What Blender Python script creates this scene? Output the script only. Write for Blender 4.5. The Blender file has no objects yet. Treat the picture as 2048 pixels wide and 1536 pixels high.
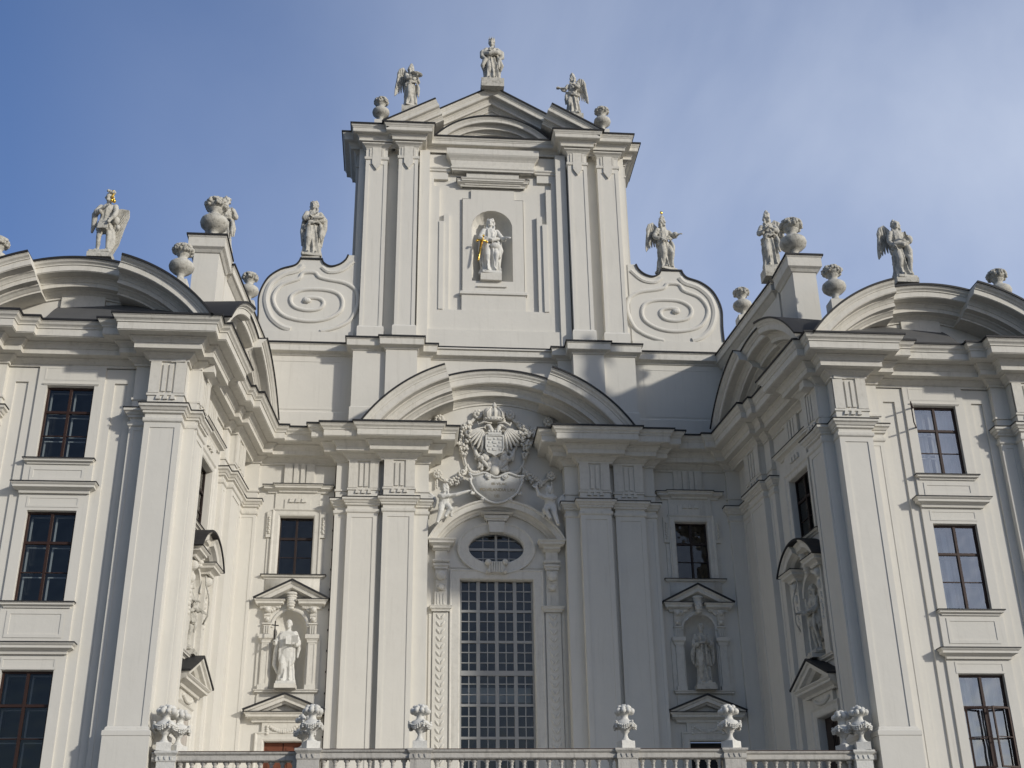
import bpy, math, random
from mathutils import Vector, Matrix
sc = bpy.context.scene
R_ = math.radians
# ---------------------------------------------------------------- camera
cam = bpy.data.cameras.new('camera'); co = bpy.data.objects.new('camera', cam); sc.collection.objects.link(co)
sc.camera = co
cam.sensor_width = 36.0; cam.lens = 2447.85 / 2048 * 36.0; cam.clip_end = 3000; cam.clip_start = .1
_p, _r, _w = R_(25.0022), R_(-0.8971), R_(5.3677)
fw = Vector((math.sin(_w) * math.cos(_p), math.cos(_w) * math.cos(_p), math.sin(_p)))
rt = Vector((math.cos(_w), -math.sin(_w), 0)); up = rt.cross(fw)
rt, up = rt * math.cos(_r) + up * math.sin(_r), -rt * math.sin(_r) + up * math.cos(_r)
m = Matrix((rt, up, -fw)).transposed().to_4x4(); m.translation = Vector((-3.947, -50, 1.7)); co.matrix_world = m
# ---------------------------------------------------------------- light
SUN_E, SUN_A = R_(19.5), R_(51)          # elevation; azimuth to the right of the facade normal
wd = bpy.data.worlds.new('World'); sc.world = wd; wd.use_nodes = True
nt = wd.node_tree; nt.nodes.clear()
def nn(nt, t, **k):
    n = nt.nodes.new(t)
    for a, b in k.items(): setattr(n, a, b)
    return n
sky = nn(nt, 'ShaderNodeTexSky', sky_type='NISHITA', sun_disc=False, sun_elevation=SUN_E, sun_rotation=R_(180) - SUN_A,
         altitude=200, air_density=1.0, dust_density=1.2, ozone_density=3.0)
tc = nn(nt, 'ShaderNodeTexCoord'); mp = nn(nt, 'ShaderNodeMapping')
mp.inputs['Rotation'].default_value = (R_(10), R_(38), R_(0)); mp.inputs['Scale'].default_value = (1.7, 1.0, .9)
nz = nn(nt, 'ShaderNodeTexNoise'); nz.inputs['Scale'].default_value = 1.15; nz.inputs['Detail'].default_value = 7; nz.inputs['Roughness'].default_value = .52
nz.inputs['Distortion'].default_value = .55
cr = nn(nt, 'ShaderNodeMapRange'); cr.inputs['From Min'].default_value = .34; cr.inputs['From Max'].default_value = .66; cr.inputs['To Min'].default_value = .16
sx = nn(nt, 'ShaderNodeSeparateXYZ'); gx = nn(nt, 'ShaderNodeMapRange')
gx.inputs['From Min'].default_value = -.3; gx.inputs['From Max'].default_value = .4; gx.inputs['To Min'].default_value = .04; gx.inputs['To Max'].default_value = 1.0
mu = nn(nt, 'ShaderNodeMath', operation='MULTIPLY'); mu2 = nn(nt, 'ShaderNodeMath', operation='MULTIPLY'); mu2.inputs[1].default_value = .72
mx = nn(nt, 'ShaderNodeMixRGB'); mx.inputs[2].default_value = (7.6, 8.4, 10.0, 1)
bg = nn(nt, 'ShaderNodeBackground'); bg.inputs['Strength'].default_value = .088; wo = nn(nt, 'ShaderNodeOutputWorld')
L = nt.links.new
tint = nn(nt, 'ShaderNodeMixRGB', blend_type='MULTIPLY'); tint.inputs[0].default_value = 1; tint.inputs[2].default_value = (.95, .95, 1.05, 1)
L(tc.outputs['Generated'], mp.inputs[0]); L(mp.outputs[0], nz.inputs['Vector']); L(nz.outputs['Fac'], cr.inputs[0])
L(tc.outputs['Generated'], sx.inputs[0]); L(sx.outputs[0], gx.inputs[0]); L(cr.outputs[0], mu.inputs[0]); L(gx.outputs[0], mu.inputs[1]); L(mu.outputs[0], mu2.inputs[0])
# thin high haze over the northern half of the sky, where the photograph looks
hz = nn(nt, 'ShaderNodeMapRange'); hz.inputs['From Min'].default_value = -.1; hz.inputs['From Max'].default_value = .7; hz.inputs['To Max'].default_value = .9
hx = nn(nt, 'ShaderNodeMixRGB'); ze = nn(nt, 'ShaderNodeMapRange'); ze.inputs['From Min'].default_value = .25; ze.inputs['From Max'].default_value = .75
zm = nn(nt, 'ShaderNodeMixRGB'); zm.inputs[1].default_value = (1.9, 3.4, 7.2, 1); zm.inputs[2].default_value = (.7, 1.5, 3.7, 1)
L(sx.outputs[2], ze.inputs[0]); L(ze.outputs[0], zm.inputs[0]); L(zm.outputs[0], hx.inputs[2])
L(sx.outputs[1], hz.inputs[0]); L(hz.outputs[0], hx.inputs[0])
L(sky.outputs[0], tint.inputs[1]); L(tint.outputs[0], hx.inputs[1]); L(hx.outputs[0], mx.inputs[1]); L(mu2.outputs[0], mx.inputs[0]); L(mx.outputs[0], bg.inputs[0]); L(bg.outputs[0], wo.inputs[0])
sl = bpy.data.lights.new('sun', 'SUN'); sl.energy = 2.7; sl.angle = R_(2.4); sl.color = (1, .95, .85)
so = bpy.data.objects.new('sun', sl); sc.collection.objects.link(so)
sd = Vector((math.sin(SUN_A) * math.cos(SUN_E), -math.cos(SUN_A) * math.cos(SUN_E), math.sin(SUN_E)))
so.rotation_euler = sd.to_track_quat('Z', 'Y').to_euler(); so.location = (60, -80, 60)
sc.view_settings.view_transform = 'Standard'; sc.view_settings.look = 'None'; sc.view_settings.gamma = 1; sc.view_settings.exposure = 0
# ---------------------------------------------------------------- materials
def mat(name, col, rough=.85, metal=0, var=.12, bump=.15, bscale=30, streak=.0, dark=(.3, .28, .24), dirt=0, spec=.3):
    m = bpy.data.materials.new(name); m.use_nodes = True; t = m.node_tree; b = t.nodes['Principled BSDF']
    b.inputs['Roughness'].default_value = rough; b.inputs['Metallic'].default_value = metal; b.inputs['Specular IOR Level'].default_value = spec
    tc = nn(t, 'ShaderNodeTexCoord')
    n1 = nn(t, 'ShaderNodeTexNoise'); n1.inputs['Scale'].default_value = .9; n1.inputs['Detail'].default_value = 6; n1.inputs['Roughness'].default_value = .65
    t.links.new(tc.outputs['Object'], n1.inputs['Vector'])
    c = nn(t, 'ShaderNodeMixRGB'); c.inputs[1].default_value = (*[x * (1 - var) for x in col], 1); c.inputs[2].default_value = (*[min(1, x * (1 + var)) for x in col], 1)
    t.links.new(n1.outputs['Fac'], c.inputs[0]); out = c.outputs[0]
    if streak:
        mp = nn(t, 'ShaderNodeMapping'); mp.inputs['Scale'].default_value = (3.2, 3.2, .22); t.links.new(tc.outputs['Object'], mp.inputs[0])
        n2 = nn(t, 'ShaderNodeTexNoise'); n2.inputs['Scale'].default_value = 1.6; n2.inputs['Detail'].default_value = 8; n2.inputs['Roughness'].default_value = .7
        t.links.new(mp.outputs[0], n2.inputs['Vector'])
        r = nn(t, 'ShaderNodeMapRange'); r.inputs['From Min'].default_value = .54; r.inputs['From Max'].default_value = .8; r.inputs['To Max'].default_value = streak
        t.links.new(n2.outputs['Fac'], r.inputs[0]); c2 = nn(t, 'ShaderNodeMixRGB'); c2.inputs[2].default_value = (*dark, 1)
        t.links.new(r.outputs[0], c2.inputs[0]); t.links.new(out, c2.inputs[1]); out = c2.outputs[0]
    if dirt:
        n3 = nn(t, 'ShaderNodeTexNoise'); n3.inputs['Scale'].default_value = 4.5; n3.inputs['Detail'].default_value = 9; n3.inputs['Roughness'].default_value = .72
        t.links.new(tc.outputs['Object'], n3.inputs['Vector'])
        r = nn(t, 'ShaderNodeMapRange'); r.inputs['From Min'].default_value = .48; r.inputs['From Max'].default_value = .72; r.inputs['To Max'].default_value = dirt
        t.links.new(n3.outputs['Fac'], r.inputs[0]); c2 = nn(t, 'ShaderNodeMixRGB'); c2.inputs[2].default_value = (*dark, 1)
        t.links.new(r.outputs[0], c2.inputs[0]); t.links.new(out, c2.inputs[1]); out = c2.outputs[0]
    t.links.new(out, b.inputs['Base Color'])
    if bump:
        n4 = nn(t, 'ShaderNodeTexNoise'); n4.inputs['Scale'].default_value = bscale; n4.inputs['Detail'].default_value = 5
        t.links.new(tc.outputs['Object'], n4.inputs['Vector'])
        bp = nn(t, 'ShaderNodeBump'); bp.inputs['Strength'].default_value = bump; bp.inputs['Distance'].default_value = .03
        t.links.new(n4.outputs['Fac'], bp.inputs['Height']); t.links.new(bp.outputs[0], b.inputs['Normal'])
    return m
STUC = mat('stucco', (.685, .662, .605), .9, var=.06, bump=.16, bscale=5, streak=.4, dark=(.47, .45, .40))
TRIM = mat('stucco_trim', (.675, .65, .59), .88, var=.07, bump=.25, bscale=7, streak=.6, dark=(.38, .36, .31), dirt=.3)
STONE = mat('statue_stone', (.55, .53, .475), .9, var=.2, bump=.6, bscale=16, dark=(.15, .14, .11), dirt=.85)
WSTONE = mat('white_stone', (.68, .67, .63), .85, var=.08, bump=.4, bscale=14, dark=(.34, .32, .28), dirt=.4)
RAILM = mat('weathered_stone', (.52, .50, .46), .9, var=.12, bump=.4, bscale=18, streak=.75, dark=(.14, .13, .12), dirt=.35)
TIN = mat('dark_sheet_metal', (.026, .026, .028), .65, .1, var=.25, bump=.1, spec=.4)
ROOF = mat('roof_sheet', (.13, .13, .13), .6, .2, var=.25, bump=.2, bscale=4)
WOOD = mat('brown_window_wood', (.04, .02, .015), .5, var=.25, bump=.1)
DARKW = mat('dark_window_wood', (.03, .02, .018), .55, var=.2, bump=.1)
GREYF = mat('grey_window_bars', (.36, .36, .35), .6, var=.08, bump=.05)
DOORW = mat('red_brown_door', (.16, .055, .03), .6, var=.25, bump=.15, bscale=20)
SASH = mat('inner_sash_paint', (.42, .44, .44), .6, var=.06, bump=0)
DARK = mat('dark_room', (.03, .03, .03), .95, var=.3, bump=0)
CURT = mat('white_curtain', (.72, .73, .73), .9, var=.05, bump=0)
GOLD = mat('gilding', (.85, .55, .12), .28, 1, var=.12, bump=.25, bscale=30)
BRONZE = mat('dark_bronze', (.03, .028, .025), .5, .5, var=.2, bump=.1)
CAPB = mat('brown_coping_sheet', (.10, .07, .06), .7, var=.3, bump=.3, bscale=12)
COB = mat('paving', (.11, .107, .10), .9, var=.25, bump=.5, bscale=5, dirt=.3, dark=(.08, .08, .075))
def glassmat(name, tint, fac, rough=.03):
    m = bpy.data.materials.new(name); m.use_nodes = True; t = m.node_tree; t.nodes.clear()
    o = nn(t, 'ShaderNodeOutputMaterial'); tr = nn(t, 'ShaderNodeBsdfTransparent'); tr.inputs[0].default_value = (*tint, 1)
    g = nn(t, 'ShaderNodeBsdfGlossy'); g.inputs['Roughness'].default_value = rough; g.inputs[0].default_value = (.85, .83, .8, 1)
    lw = nn(t, 'ShaderNodeFresnel'); lw.inputs[0].default_value = 1.5; ml = nn(t, 'ShaderNodeMath', operation='MULTIPLY_ADD'); ml.inputs[1].default_value = 1.2; ml.inputs[2].default_value = fac
    n4 = nn(t, 'ShaderNodeTexNoise'); n4.inputs['Scale'].default_value = 1.7; n4.inputs['Detail'].default_value = 1; tcx = nn(t, 'ShaderNodeTexCoord'); t.links.new(tcx.outputs['Object'], n4.inputs['Vector'])
    bp = nn(t, 'ShaderNodeBump'); bp.inputs['Strength'].default_value = .35; bp.inputs['Distance'].default_value = .05
    t.links.new(n4.outputs['Fac'], bp.inputs['Height']); t.links.new(bp.outputs[0], g.inputs['Normal'])
    ms = nn(t, 'ShaderNodeMixShader'); t.links.new(lw.outputs[0], ml.inputs[0]); t.links.new(ml.outputs[0], ms.inputs[0]); t.links.new(tr.outputs[0], ms.inputs[1]); t.links.new(g.outputs[0], ms.inputs[2])
    t.links.new(ms.outputs[0], o.inputs[0]); return m
GLASS = glassmat('window_glass', (.72, .76, .78), .02)
GLASSB = glassmat('raised_reflection_glass', (.95, .96, .96), .33)  # same window glass, clearer and with raised reflection to imitate a brighter mirrored sky
# ---------------------------------------------------------------- helpers
class Fr:
    def __init__(s, ox, oy, dx, dy, nx, ny, sg=1): s.o = (ox, oy); s.d = (dx, dy); s.n = (nx, ny); s.s = sg
    def __call__(s, u, n, z): return (s.o[0] + s.d[0] * u + s.n[0] * n, s.o[1] + s.d[1] * u + s.n[1] * n, z)
def FC(s=1): return Fr(0, 0, s, 0, 0, -1, s)
def FW(s=1): return Fr(0, -9.2, s, 0, 0, -1, s)
def FS(s=1): return Fr(s * 10.95, 0, s * .0896, -.996, -s * .996, -.0896, s)
class MB:
    def __init__(s): s.v = []; s.f = []; s.r = []
    def add(s, v, f):
        b = len(s.v); s.r.append((b, b + len(v), len(s.f), len(s.f) + len(f))); s.v += [tuple(x) for x in v]; s.f += [tuple(i + b for i in q) for q in f]
    def box(s, fr, u0, u1, n0, n1, z0, z1):
        v = [fr(u, n, z) for z in (z0, z1) for u, n in ((u0, n0), (u1, n0), (u1, n1), (u0, n1))]
        s.add(v, [(0, 1, 2, 3), (4, 5, 6, 7), (0, 1, 5, 4), (1, 2, 6, 5), (2, 3, 7, 6), (3, 0, 4, 7)])
    def prism(s, fr, poly, n0, n1):          # polygon in (u,z) extruded along n
        k = len(poly); v = [fr(u, n0, z) for u, z in poly] + [fr(u, n1, z) for u, z in poly]
        s.add(v, [tuple(range(k)), tuple(range(k, 2 * k))] + [(i, (i + 1) % k, (i + 1) % k + k, i + k) for i in range(k)])
    def prismz(s, fr, poly, z0, z1):         # polygon in (u,n)
        k = len(poly); v = [fr(u, n, z0) for u, n in poly] + [fr(u, n, z1) for u, n in poly]
        s.add(v, [tuple(range(k)), tuple(range(k, 2 * k))] + [(i, (i + 1) % k, (i + 1) % k + k, i + k) for i in range(k)])
class ML:                                   # a list of separate pieces, each becoming its own object
    def __init__(s): s.p = []
    def add(s, v, f): b = MB(); b.add(v, f); s.p.append(b)
def obj(name, mb, mt, parent=None, smooth=False, recalc=True):
    if isinstance(mb, ML):
        for b in mb.p: r = obj(name, b, mt, parent, smooth, recalc)
        return r
    if 1 < len(mb.r) < 700 and mb.r[-1][1] == len(mb.v):      # pieces that stand well apart become objects of their own
        bb = []
        for a, b, _, _ in mb.r:
            q = mb.v[a:b]; bb.append([min(x[i] for x in q) - .07 for i in range(3)] + [max(x[i] for x in q) + .07 for i in range(3)])
        par = list(range(len(bb)))
        def fd(i):
            while par[i] != i: par[i] = par[par[i]]; i = par[i]
            return i
        for i in range(len(bb)):
            A_ = bb[i]
            for j in range(i):
                B_ = bb[j]
                if A_[0] <= B_[3] and B_[0] <= A_[3] and A_[1] <= B_[4] and B_[1] <= A_[4] and A_[2] <= B_[5] and B_[2] <= A_[5]: par[fd(i)] = fd(j)
        gr = {}
        for i in range(len(bb)): gr.setdefault(fd(i), []).append(i)
        if 1 < len(gr) <= 24:
            out = None
            for k_ in sorted(gr, key=lambda k_: -len(gr[k_])):
                b2 = MB()
                for i in gr[k_]:
                    a, b, c, d = mb.r[i]; b2.add(mb.v[a:b], [tuple(x - a for x in f) for f in mb.f[c:d]])
                b2.r = []; o_ = obj(name, b2, mt, parent, smooth, recalc); out = out or o_
            return out
    o_ = Vector((0, 0, 0))
    if parent is not None:
        q = parent
        while q: o_ += q.location; q = q.parent
    me = bpy.data.meshes.new(name); me.from_pydata([(v[0] - o_.x, v[1] - o_.y, v[2] - o_.z) for v in mb.v], [], mb.f)
    if recalc:
        import bmesh
        b = bmesh.new(); b.from_mesh(me); bmesh.ops.recalc_face_normals(b, faces=b.faces); b.to_mesh(me); b.free()
    me.materials.append(mt)
    if smooth:
        for p in me.polygons: p.use_smooth = True
    ob = bpy.data.objects.new(name, me); sc.collection.objects.link(ob)
    if parent is not None: ob.parent = parent
    return ob
def tag(o, label, cat, group=None, kind=None):
    if label: o['label'] = label
    if cat: o['category'] = cat
    if group: o['group'] = group
    if kind: o['kind'] = kind
    return o
def empty(name, loc, label=None, cat=None, group=None):
    e = bpy.data.objects.new(name, None); e.location = loc; e.empty_display_size = .3; sc.collection.objects.link(e)
    return tag(e, label, cat, group)
def sweep(mb, pts, prof, side=1, caps=False, i0=0, i1=None):
    n = len(pts); nor = []
    for i in range(n - 1):
        dx, dy = pts[i + 1][0] - pts[i][0], pts[i + 1][1] - pts[i][1]; l = math.hypot(dx, dy); nor.append((dy / l * side, -dx / l * side))
    off = []
    for i in range(n):
        a = nor[max(0, i - 1)]; b = nor[min(n - 2, i)]; k = 1 + a[0] * b[0] + a[1] * b[1]; off.append(((a[0] + b[0]) / k, (a[1] + b[1]) / k))
    i1 = n if i1 is None else i1
    idx = range(i0, i1); k = len(prof); v = []
    for i in idx:
        for p, z in prof: v.append((pts[i][0] + off[i][0] * p, pts[i][1] + off[i][1] * p, z))
    m_ = len(list(idx)); f = [(i * k + j, (i + 1) * k + j, (i + 1) * k + j + 1, i * k + j + 1) for i in range(m_ - 1) for j in range(k - 1)]
    if caps: f += [tuple(range(k)), tuple(range((m_ - 1) * k, m_ * k))]
    mb.add(v, f)
def psweep(mb, fr, path, prof, caps=True, closed=False):  # path in (u,z); profile loop of (dr, n)
    n = len(path); nor = []; seg = n if closed else n - 1
    for i in range(seg):
        du, dz = path[(i + 1) % n][0] - path[i][0], path[(i + 1) % n][1] - path[i][1]; l = math.hypot(du, dz); nor.append((-dz / l, du / l))
    v = []; k = len(prof)
    for i in range(n):
        if closed: a = nor[i - 1]; b = nor[i]
        else: a = nor[max(0, i - 1)]; b = nor[min(n - 2, i)]
        q = 1 + a[0] * b[0] + a[1] * b[1]; o = ((a[0] + b[0]) / q, (a[1] + b[1]) / q)
        for dr, nn_ in prof: v.append(fr(path[i][0] + o[0] * dr, nn_, path[i][1] + o[1] * dr))
    f = [(i * k + j, ((i + 1) % n) * k + j, ((i + 1) % n) * k + (j + 1) % k, i * k + (j + 1) % k) for i in range(seg) for j in range(k)]
    if caps and not closed: f += [tuple(range(k)), tuple(range((n - 1) * k, n * k))]
    mb.add(v, f)
def arc(uc, zc, R, a0, a1, n=24): return [(uc + R * math.sin(R_(a0 + (a1 - a0) * i / n)), zc + R * math.cos(R_(a0 + (a1 - a0) * i / n))) for i in range(n + 1)]
# cornice profile: (projection, dz from top)
CP = [(0, -1.28), (.07, -1.28), (.07, -1.2), (.12, -1.17), (.2, -1.09), (.28, -1.05), (.3, -1.0), (.55, -.99), (.55, -.8), (.58, -.79), (.6, -.74), (.66, -.66), (.73, -.62), (.73, -.58), (1.05, -.56),
      (1.05, -.53), (1.08, -.53), (1.08, -.27), (1.12, -.26), (1.12, -.22), (1.15, -.18), (1.2, -.14), (1.23, -.08), (1.24, -.05), (1.26, -.05), (1.26, 0)]
def corn(z, ps=1, zs=1, back=-.1): return [(p * ps, z + d * zs) for p, d in CP] + [(back, z + .02)]
def cornp(n0, ps=1, zs=1, back=-.1): return [(d * zs, n0 + p * ps) for p, d in CP] + [(0, n0 + back), (-1.28 * zs, n0 + back)]
def flash(z, p, back=-.1): return [(p - .03, z - .015), (p + .045, z - .015), (p + .045, z + .055), (back, z + .12)]
def flashp(n, back): return [(-.02, n - .03), (-.02, n + .045), (.055, n + .045), (.06, back), (-.02, back)]
def wrap(mb, fr, u0, u1, nf, nb, prof, caps=False):
    sweep(mb, [fr(u0, nb, 0)[:2], fr(u0, nf, 0)[:2], fr(u1, nf, 0)[:2], fr(u1, nb, 0)[:2]], prof, fr.s, caps)
def small(z, p, h):  # small crown moulding, top at z
    return [(0, z - h), (.25 * p, z - h), (.3 * p, z - .75 * h), (.55 * p, z - .6 * h), (.8 * p, z - .5 * h), (.8 * p, z - .28 * h), (.9 * p, z - .2 * h), (p, z - .08 * h), (p, z), (-.03, z + .02)]
def panel(mb, fr, u0, u1, z0, z1, nf, m, d):   # front face with a panel edge recessed by d (m = margin)
    a = [(u0, z0), (u1, z0), (u1, z1), (u0, z1)]; b = [(u0 + m, z0 + m), (u1 - m, z0 + m), (u1 - m, z1 - m), (u0 + m, z1 - m)]
    v = [fr(u, nf, z) for u, z in a] + [fr(u, nf, z) for u, z in b] + [fr(u, nf - d, z) for u, z in b]
    f = [(i, (i + 1) % 4, (i + 1) % 4 + 4, i + 4) for i in range(4)] + [(i + 4, (i + 1) % 4 + 4, (i + 1) % 4 + 8, i + 8) for i in range(4)] + [(8, 9, 10, 11)]
    mb.add(v, f)
def pbox(mb, fr, u0, u1, nb, nf, z0, z1, m=.16, d=.03):
    v = [fr(u, n, z) for z in (z0, z1) for u, n in ((u0, nb), (u0, nf), (u1, nf), (u1, nb))]
    mb.add(v, [(0, 1, 5, 4), (2, 3, 7, 6), (0, 1, 2, 3), (4, 5, 6, 7)]); panel(mb, fr, u0, u1, z0, z1, nf, m, d)
def holed(mb, fr, u0, u1, z0, z1, n, holes, back=False):     # wall with rectangular openings: (ua,ub,za,zb,depth[,closed])
    us = sorted({u0, u1, *[h[0] for h in holes], *[h[1] for h in holes]}); zs = sorted({z0, z1, *[h[2] for h in holes], *[h[3] for h in holes]})
    us = [u for u in us if u0 <= u <= u1]; zs = [z for z in zs if z0 <= z <= z1]
    for i in range(len(us) - 1):
        for j in range(len(zs) - 1):
            cu, cz = (us[i] + us[i + 1]) / 2, (zs[j] + zs[j + 1]) / 2
            if any(h[0] < cu < h[1] and h[2] < cz < h[3] for h in holes): continue
            mb.add([fr(us[i], n, zs[j]), fr(us[i + 1], n, zs[j]), fr(us[i + 1], n, zs[j + 1]), fr(us[i], n, zs[j + 1])], [(0, 1, 2, 3)])
    for h in holes:
        a, b, c, d, dp = h[:5]
        if dp <= 0: continue
        v = [fr(u, nn_, z) for nn_ in (n, n - dp) for u, z in ((a, c), (b, c), (b, d), (a, d))]
        f = [(i, (i + 1) % 4, (i + 1) % 4 + 4, i + 4) for i in range(4)]
        if len(h) > 5: f.append((4, 5, 6, 7))
        mb.add(v, f)
def tube(mb, pts, r, k=8, closed=False, capends=True):
    n = len(pts); P = [Vector(p) for p in pts]; v = []
    rr = r if isinstance(r, (list, tuple)) else [r] * n
    up_ = None
    for i in range(n):
        if closed: t = P[(i + 1) % n] - P[i - 1]
        else: t = P[min(n - 1, i + 1)] - P[max(0, i - 1)]
        t.normalize()
        if up_ is None: up_ = t.orthogonal().normalized()
        a = (up_ - t * up_.dot(t))
        a = a.normalized() if a.length > 1e-6 else t.orthogonal().normalized()
        up_ = a; b = t.cross(a)
        for j in range(k):
            th = 2 * math.pi * j / k; v.append(P[i] + a * (rr[i] * math.cos(th)) + b * (rr[i] * math.sin(th)))
    seg = n if closed else n - 1
    f = [(i * k + j, i * k + (j + 1) % k, ((i + 1) % n) * k + (j + 1) % k, ((i + 1) % n) * k + j) for i in range(seg) for j in range(k)]
    if not closed and capends: f += [tuple(range(k)), tuple(range((n - 1) * k, n * k))]
    mb.add(v, f)
def ell(mb, c, r, rot=None, nu=12, nv=8):
    if not isinstance(r, (list, tuple)): r = (r, r, r)
    M_ = rot if rot is not None else Matrix.Identity(3); c = Vector(c); v = [c + M_ @ Vector((0, 0, r[2]))]
    for i in range(1, nv):
        ph = math.pi * i / nv
        for j in range(nu):
            th = 2 * math.pi * j / nu; v.append(c + M_ @ Vector((r[0] * math.sin(ph) * math.cos(th), r[1] * math.sin(ph) * math.sin(th), r[2] * math.cos(ph))))
    v.append(c + M_ @ Vector((0, 0, -r[2]))); e = len(v) - 1
    f = [(0, 1 + j, 1 + (j + 1) % nu) for j in range(nu)] + [(1 + (i - 1) * nu + j, 1 + i * nu + j, 1 + i * nu + (j + 1) % nu, 1 + (i - 1) * nu + (j + 1) % nu) for i in range(1, nv - 1) for j in range(nu)]
    f += [(e, 1 + (nv - 2) * nu + (j + 1) % nu, 1 + (nv - 2) * nu + j) for j in range(nu)]
    mb.add(v, f)
def lathe(mb, c, prof, k=24, sx=1, sy=1, mod=None):   # prof (r,z)
    v = []
    for r, z in prof:
        for j in range(k):
            th = 2 * math.pi * j / k; q = r * (mod(th, z) if mod else 1); v.append((c[0] + q * sx * math.cos(th), c[1] + q * sy * math.sin(th), c[2] + z))
    n = len(prof); f = [(i * k + j, i * k + (j + 1) % k, (i + 1) * k + (j + 1) % k, (i + 1) * k + j) for i in range(n - 1) for j in range(k)] + [tuple(range(k)), tuple(range((n - 1) * k, n * k))]
    mb.add(v, f)
def cone(mb, a, b, ra, rb, k=8): tube(mb, [a, b], [ra, rb], k)
W = Fr(0, 0, 1, 0, 0, -1, 1)   # world frame, n = -y
# ================================================================ GROUND
g = MB(); g.add([(-400, -400, 0), (400, -400, 0), (400, 400, 0), (-400, 400, 0)], [(0, 1, 2, 3)])
tag(obj('ground', g, COB), 'grey stone paving of the square', 'ground', kind='structure')
# ================================================================ BUILDINGS
def S(s, n): return (10.95 + .0896 * s - .996 * n, -.996 * s - .0896 * n)
PR = [(2.95, .4), (2.95, -.35), (3.55, -.35), (3.55, -.75), (4.95, -.75), (4.95, -.55), (6.37, -.55), (6.37, -.35), (6.9, -.35), (6.9, .1), (10.2, .1), (10.2, -.1), (10.54, -.1),
      S(3.25, .42), S(3.25, .18), S(3.85, .18), S(3.85, 0), S(7.85, 0), S(7.85, .35), (11.43, -9.25), (11.8, -9.25), (11.8, -9.9), (13.05, -9.9), (13.05, -9.45), (13.65, -9.45), (13.65, -9.2),
      (18.15, -9.2), (18.15, -9.45), (18.75, -9.45), (18.75, -9.9), (20.0, -9.9), (20.0, -9.45), (20.6, -9.45), (20.6, -9.2), (25.5, -9.2)]
NC = 13      # the first NC points belong to the church, the rest (from the corner on) to the wing
ZT = 22.3
church = empty('church_facade', (0, 3, 0), 'tall white baroque church front between the two wings, crowned by a gable', 'church')
wings = {}
for s in (-1, 1):
    wings[s] = empty('palace_wing', (s * 17, -2, 0), ('white palace wing left of the church, its inner side wall in full sun' if s < 0 else 'white palace wing right of the church, its inner side wall in deep shade'), 'building', 'projecting wings beside the church')
def mir(pts, s): return [(x * s, y) for x, y in pts]

def capital(fr, u0, u1, nf, nb, root, fl, full=True):
    b = MB(); wrap(b, fr, u0, u1, nf, nb, [(0, 18.68), (.05, 18.72), (.06, 18.76), (.06, 18.84), (0, 18.88)])
    wrap(b, fr, u0, u1, nf, nb, [(0, 19.0), (.08, 19.03), (.08, 19.1), (.12, 19.12), (.16, 19.2), (.22, 19.24), (.22, 19.34), (0, 19.37)])
    wrap(fl, fr, u0, u1, nf, nb, [(.19, 19.335), (.25, 19.335), (.25, 19.365), (-.0, 19.4)])
    wrap(b, fr, u0, u1, nf, nb, [(0, 19.70), (.045, 19.71), (.045, 19.79), (0, 19.80)])
    if full:
        w = u1 - u0; e = nf + .002
        for a, c in ((0, .30), (.36, .47), (.53, .64), (.70, 1)):
            b.box(fr, u0 + a * w, u0 + c * w, nf - .05, nf + .06, 19.86 if .2 < a < .7 else 19.80, 20.92 if .2 < a < .7 else 21.04)
        for k in range(3):
            uc = u0 + w * (.3 + .2 * k)
            v = [fr(uc + q * t, e if h else e + .0, z) for q, z, t, h in ()]
            b.prism(fr, [(uc - .05, 19.705), (uc + .05, 19.705), (uc + .085, 19.56), (uc - .085, 19.56)], nf - .01, nf + .07)
    obj('capital', b, TRIM, root)
def pil(fr, u0, u1, nf, nb, z0, root, fl, full=True, base=None):
    b = MB(); pbox(b, fr, u0, u1, nb, nf, z0, 18.7, .2 if full else .16, .03 if full else .022)
    b.box(fr, u0, u1, nb, nf, 18.7, 21.045)
    if base is not None:
        wrap(b, fr, u0, u1, nf, nb, [(.1, 3.0), (.1, base - .26), (.12, base - .24), (.12, base - .1), (.06, base - .06), (.05, base), (.03, base + .03), (0, base + .05)])
    obj('pilaster', b, STUC, root); capital(fr, u0, u1, nf, nb, root, fl, full)

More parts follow.
